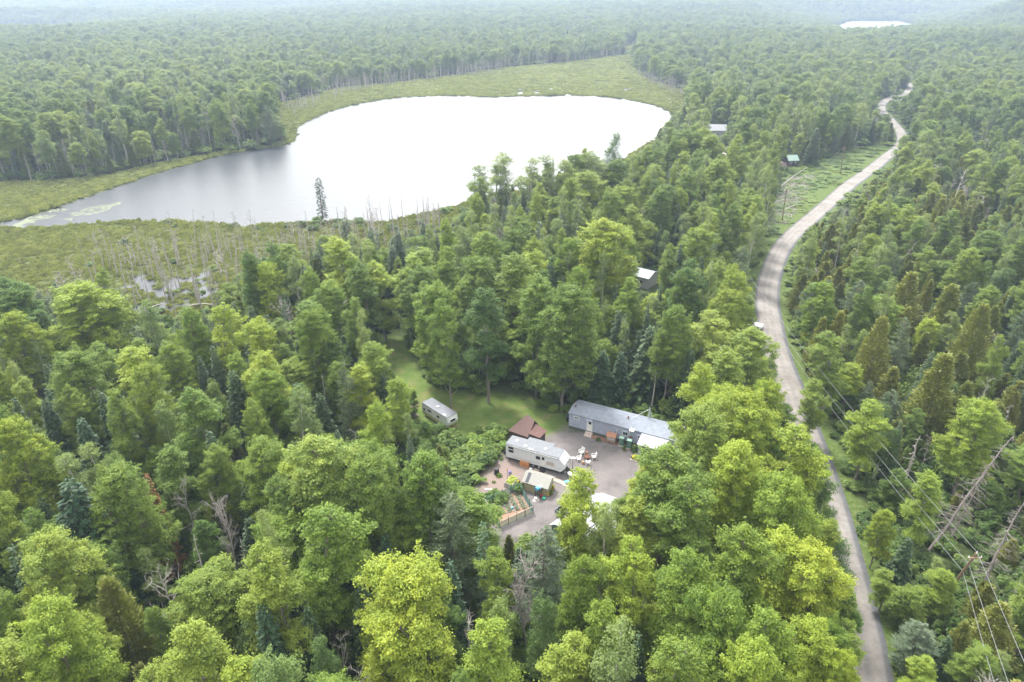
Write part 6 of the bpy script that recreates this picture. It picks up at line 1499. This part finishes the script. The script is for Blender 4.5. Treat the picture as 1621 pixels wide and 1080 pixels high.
while k_ < 900:
    x = rng.uniform(-110, 60); y = rng.uniform(130, 300)
    if not inpoly(MARSH_NEAR, np.array([x]), np.array([y]))[0] or inpoly(LAKE, np.array([x]), np.array([y]))[0]: continue
    d_ = float(polydist(MARSH_NEAR, np.array([x]), np.array([y]))[0]); k_ += 1
    if rng.random() > math.exp(-d_ / 7.0): continue
    f = rng.uniform(.6, 1.5); pts.append((x, y, -.1, rng.uniform(0, 6.28), .9 * f, f * .8, int(rng.integers(0, 3))))
scatter('undergrowth', pts, hshr, 'leafy undergrowth filling the forest floor and the road verge')

# marsh plants
def tuft(seed):
    r = np.random.default_rng(seed); G = Geo(); m = 150
    d = unit(r, m); d[:, 2] = np.abs(d[:, 2])
    G.sprays(d * r.uniform(.3, 1, m)[:, None] * np.array([.9, .9, .35]), d * .5 + np.array([0, 0, .8]) + r.normal(size=(m, 3)) * .35, d + r.normal(size=(m, 3)) * .3, .34 * r.uniform(.6, 1.2, m), .10, np.clip(r.uniform(0, .4) + r.uniform(0, .6, m), 0, 1))
    return np_mesh('marsh_tussock', *G.arr()[:2], [LM['marsh']], None, G.arr()[2])
tus = []
for i, (a, b_) in enumerate(((120, 378), (260, 372), (60, 395))):
    x, y = at(a, b_); o = bpy.data.objects.new('marsh_tussock', tuft(i + 1)); col.objects.link(o); o.location = (x, y, -.05); o.scale = (1.3, 1.3, 1.4)
    tag(o, 'tussock of marsh plants on the near shore of the lake', 'tussock', 'marsh tussocks on the near shore'); tus.append(o)
pts = []
D = 125.0
while D < 950:
    s = 1.25 * (1 + max(0, D - 150) / 330)
    w = .80 * (D * CP + 55 * SP) + 5; m = int(2 * w / s)
    xs = -w + np.arange(m) * s + rng.uniform(-.5, .5, m) * s; ys = D + rng.uniform(-.5, .5, m) * s
    zz = height(xs, ys)
    k = (inpoly(MARSH_NEAR, xs, ys) | inpoly(MARSH_FAR, xs, ys)) & (zz > -.30)
    shore = polydist(LAKE, xs, ys) < 3
    nn_ = vnoise(xs, ys, 14, 55)
    for j in np.nonzero(k)[0]:
        if rng.random() < .12: continue
        f = rng.uniform(.55, 1.2) * s / 1.25 * (.75 + .6 * nn_[j])
        pts.append((xs[j], ys[j], max(zz[j], -.25) - .05, rng.uniform(0, 6.28), f * 1.15, rng.uniform(.7, 1.5) * (1.4 if shore[j] else 1) * (.6 + nn_[j]), int(rng.integers(0, 3))))
    D += s
scatter('marsh_vegetation', pts, tus, 'olive green marsh plants covering the flat shores of the lake')

# ------------------------------------------------------------------ standing dead poles on the far marsh, grey thicket
pts = []
def snags(poly_px, n_, hmin, hmax):
    P = W(poly_px); xs = [p[0] for p in P]; ys = [p[1] for p in P]; k = 0
    while k < n_:
        x = rng.uniform(min(xs), max(xs)); y = rng.uniform(min(ys), max(ys))
        if inpoly(P, np.array([x]), np.array([y]))[0]:
            h_ = rng.uniform(hmin, hmax); pts.append((x, y, -.2, rng.uniform(0, 6.28), rng.uniform(.7, 1.3), h_ / 11.0, 3 if rng.random() < .8 else 1)); k += 1
snags([(795, 108), (800, 96), (900, 88), (985, 86), (975, 94), (900, 101)], 420, 7, 13)
snags([(540, 139), (640, 128), (720, 118), (800, 106), (800, 112), (720, 124), (640, 134), (545, 148)], 190, 6, 12)
snags([(60, 470), (150, 430), (250, 405), (340, 395), (480, 375), (600, 362), (700, 350), (700, 372), (600, 400), (480, 430), (380, 470), (260, 505), (100, 495)], 120, 4, 10)
snags([(425, 168), (540, 137), (550, 150), (440, 200)], 70, 5, 11)
snags([(1010, 115), (1040, 132), (1085, 145), (1080, 152), (1035, 138), (1006, 118)], 60, 5, 10)
snags([(0, 288), (130, 280), (262, 257), (330, 243), (330, 238), (200, 262), (0, 278)], 60, 6, 12)
dp_ = [FAR_OBJ[D_][k] for k in range(5)]
scatter('dead_pole_stand', pts, dp_, 'thin grey dead poles standing along the marsh edges')
# individual snags of the near marsh
rs = np.random.default_rng(9)
spots = [(150, 430), (200, 440), (225, 425), (345, 400), (360, 430), (375, 400), (395, 410), (300, 440), (270, 450), (405, 385), (430, 400), (445, 378), (520, 395), (575, 385), (600, 380), (635, 375), (655, 385), (690, 360), (610, 365), (560, 372), (625, 352), (480, 400), (340, 375), (310, 372), (165, 405), (185, 392), (215, 400), (250, 400), (270, 412), (285, 395), (325, 415), (350, 385), (385, 375), (410, 372), (455, 400), (465, 378), (500, 385), (530, 372), (548, 400), (590, 360), (640, 352), (665, 350), (680, 372), (240, 470), (280, 480), (320, 470)]
for i, (a, b_) in enumerate(spots):
    x, y = at(a, b_ + 22); v_ = [3, 3, 1, 3, 0][i % 5]; H = rs.uniform(7, 13)
    o = tree(D_, v_, x, y, H, KIND[D_][v_][4] * rs.uniform(.6, 1.1), 'mid', 'slim bare snag rising from the near marsh', 'slim bare snags of the near marsh', rs.uniform(0, 6), (rs.uniform(-.08, .08), rs.uniform(-.12, .12)), parts=False)
# fallen trunks
FL = [(225, 500, 260, 483, 'fallen grey log arching at the marsh pools'), (300, 487, 345, 486, 'straight fallen log lying across the marsh pools'), (345, 535, 378, 545, 'pinkish fallen trunk in the gap below the marsh pools'), (1155, 300 + 55, 1160, 340, 'short fallen trunk near the cut strip'),
      (1232, 300, 1280, 265, 'long fallen grey trunk lying up the cut strip'), (1225, 322, 1262, 318, 'fallen trunk across the lower part of the cut strip'), (1240, 335, 1270, 325, 'fallen trunk beside the utility pole in the cut strip')]
for a, b_, c_, d_, lab in FL:
    p0, p1 = at(a, b_), at(c_, d_); G = Geo(); t = np.linspace(0, 1, 6)
    G.tube(np.stack([p0[0] + (p1[0] - p0[0]) * t, p0[1] + (p1[1] - p0[1]) * t, .35 + .5 * np.sin(t * 3.14)], 1), .2 * (1 - .6 * t), 6)
    for q in range(4):
        t0 = .3 + .15 * q; b0 = np.array([p0[0] + (p1[0] - p0[0]) * t0, p0[1] + (p1[1] - p0[1]) * t0, .6]); G.tube([b0, b0 + rs.normal(size=3) * .5 + np.array([0, 0, .6])], [.06, .02], 4)
    me = np_mesh('fallen_log', *G.arr()[:2], [DEADWOOD]); o = bpy.data.objects.new('fallen_log', me); col.objects.link(o); tag(o, lab, 'log')
# brush debris of the cut strip
G = Geo(); P = ROW
xs = [p[0] for p in P]; ys = [p[1] for p in P]; k = 0
P2 = W([(1225, 355), (1228, 315), (1245, 285), (1290, 275), (1270, 320), (1245, 358)])
while k < 700:
    x = rs.uniform(min(p[0] for p in P2), max(p[0] for p in P2)); y = rs.uniform(min(p[1] for p in P2), max(p[1] for p in P2))
    if inpoly(P2, np.array([x]), np.array([y]))[0]:
        a = rs.uniform(0, 3.14); L = rs.uniform(.6, 2.6); G.tube([[x, y, .15], [x + math.cos(a) * L, y + math.sin(a) * L, rs.uniform(.1, .9)]], [.07, .03], 4); k += 1
me = np_mesh('brush_debris', *G.arr()[:2], [DEADWOOD]); o = bpy.data.objects.new('brush_debris', me); col.objects.link(o); tag(o, 'grey cut branches strewn over the cut strip', kind='stuff')
# tangle of leaning dead trees across the road
for i in range(16):
    x, y = at(1395 + (i % 8) * 9, 345 - (i // 8) * 22); v_ = [2, 0, 2, 1][i % 4]
    tree(D_, v_, x, y, rs.uniform(9, 13), 1.8, 'mid', 'grey dead tree leaning in the tangle across the road', 'leaning dead trees of the tangle across the road', rs.uniform(0, 6), (rs.uniform(-.15, .15), rs.uniform(.35, .75)), parts=False)
# lily pads
lm = mat('lily_pad', (.13, .15, .085), .5, .3, .5)
V = []; F = []
for poly, cnt in ((W([(20, 352), (60, 335), (130, 318), (160, 322), (120, 335), (60, 348), (30, 356)]), 260), (W([(95, 343), (120, 330), (190, 318), (196, 322), (150, 338), (110, 348)]), 300), (W([(0, 350), (40, 345), (60, 352), (20, 362)]), 300), (W([(1000, 150), (800, 142), (790, 150), (850, 152)]), 60)):
    xs = [p[0] for p in poly]; ys = [p[1] for p in poly]; k = 0; tries = 0
    while k < cnt and tries < cnt * 20:
        tries += 1
        x = rs.uniform(min(xs), max(xs)); y = rs.uniform(min(ys), max(ys))
        if inpoly(poly, np.array([x]), np.array([y]))[0] and vnoise(np.array([x]), np.array([y]), 4.0, 66)[0] > .55:
            r_ = rs.uniform(.2, .45); zq = rs.uniform(-.33, -.29); b0 = len(V); V += [(x + r_ * math.cos(q * 1.047), y + r_ * math.sin(q * 1.047), zq) for q in range(6)]; F.append(tuple(range(b0, b0 + 6))); k += 1
me = bpy.data.meshes.new('lily_pads'); me.from_pydata(V, [], F); me.materials.append(lm); o = bpy.data.objects.new('lily_pads', me); col.objects.link(o); tag(o, 'pale lily pads floating at the narrow end of the lake', kind='stuff')

# ------------------------------------------------------------------ haze
hm = bpy.data.materials.new('haze'); hm.use_nodes = True; n = hm.node_tree.nodes; l = hm.node_tree.links; n.clear()
mo = n.new('ShaderNodeOutputMaterial'); pv = n.new('ShaderNodeVolumePrincipled')
pv.inputs['Color'].default_value = (.62, .77, 1.0, 1); pv.inputs['Density'].default_value = .00027; pv.inputs['Anisotropy'].default_value = .2
l.new(pv.outputs[0], mo.inputs['Volume'])
zt = float(GZ.max()) + 26
hz = MB().box(-9050, 9050, -80, 9600, -5, max(zt, CH + 6)).build('haze', hm); tag(hz, 'pale blue summer haze', kind='stuff')
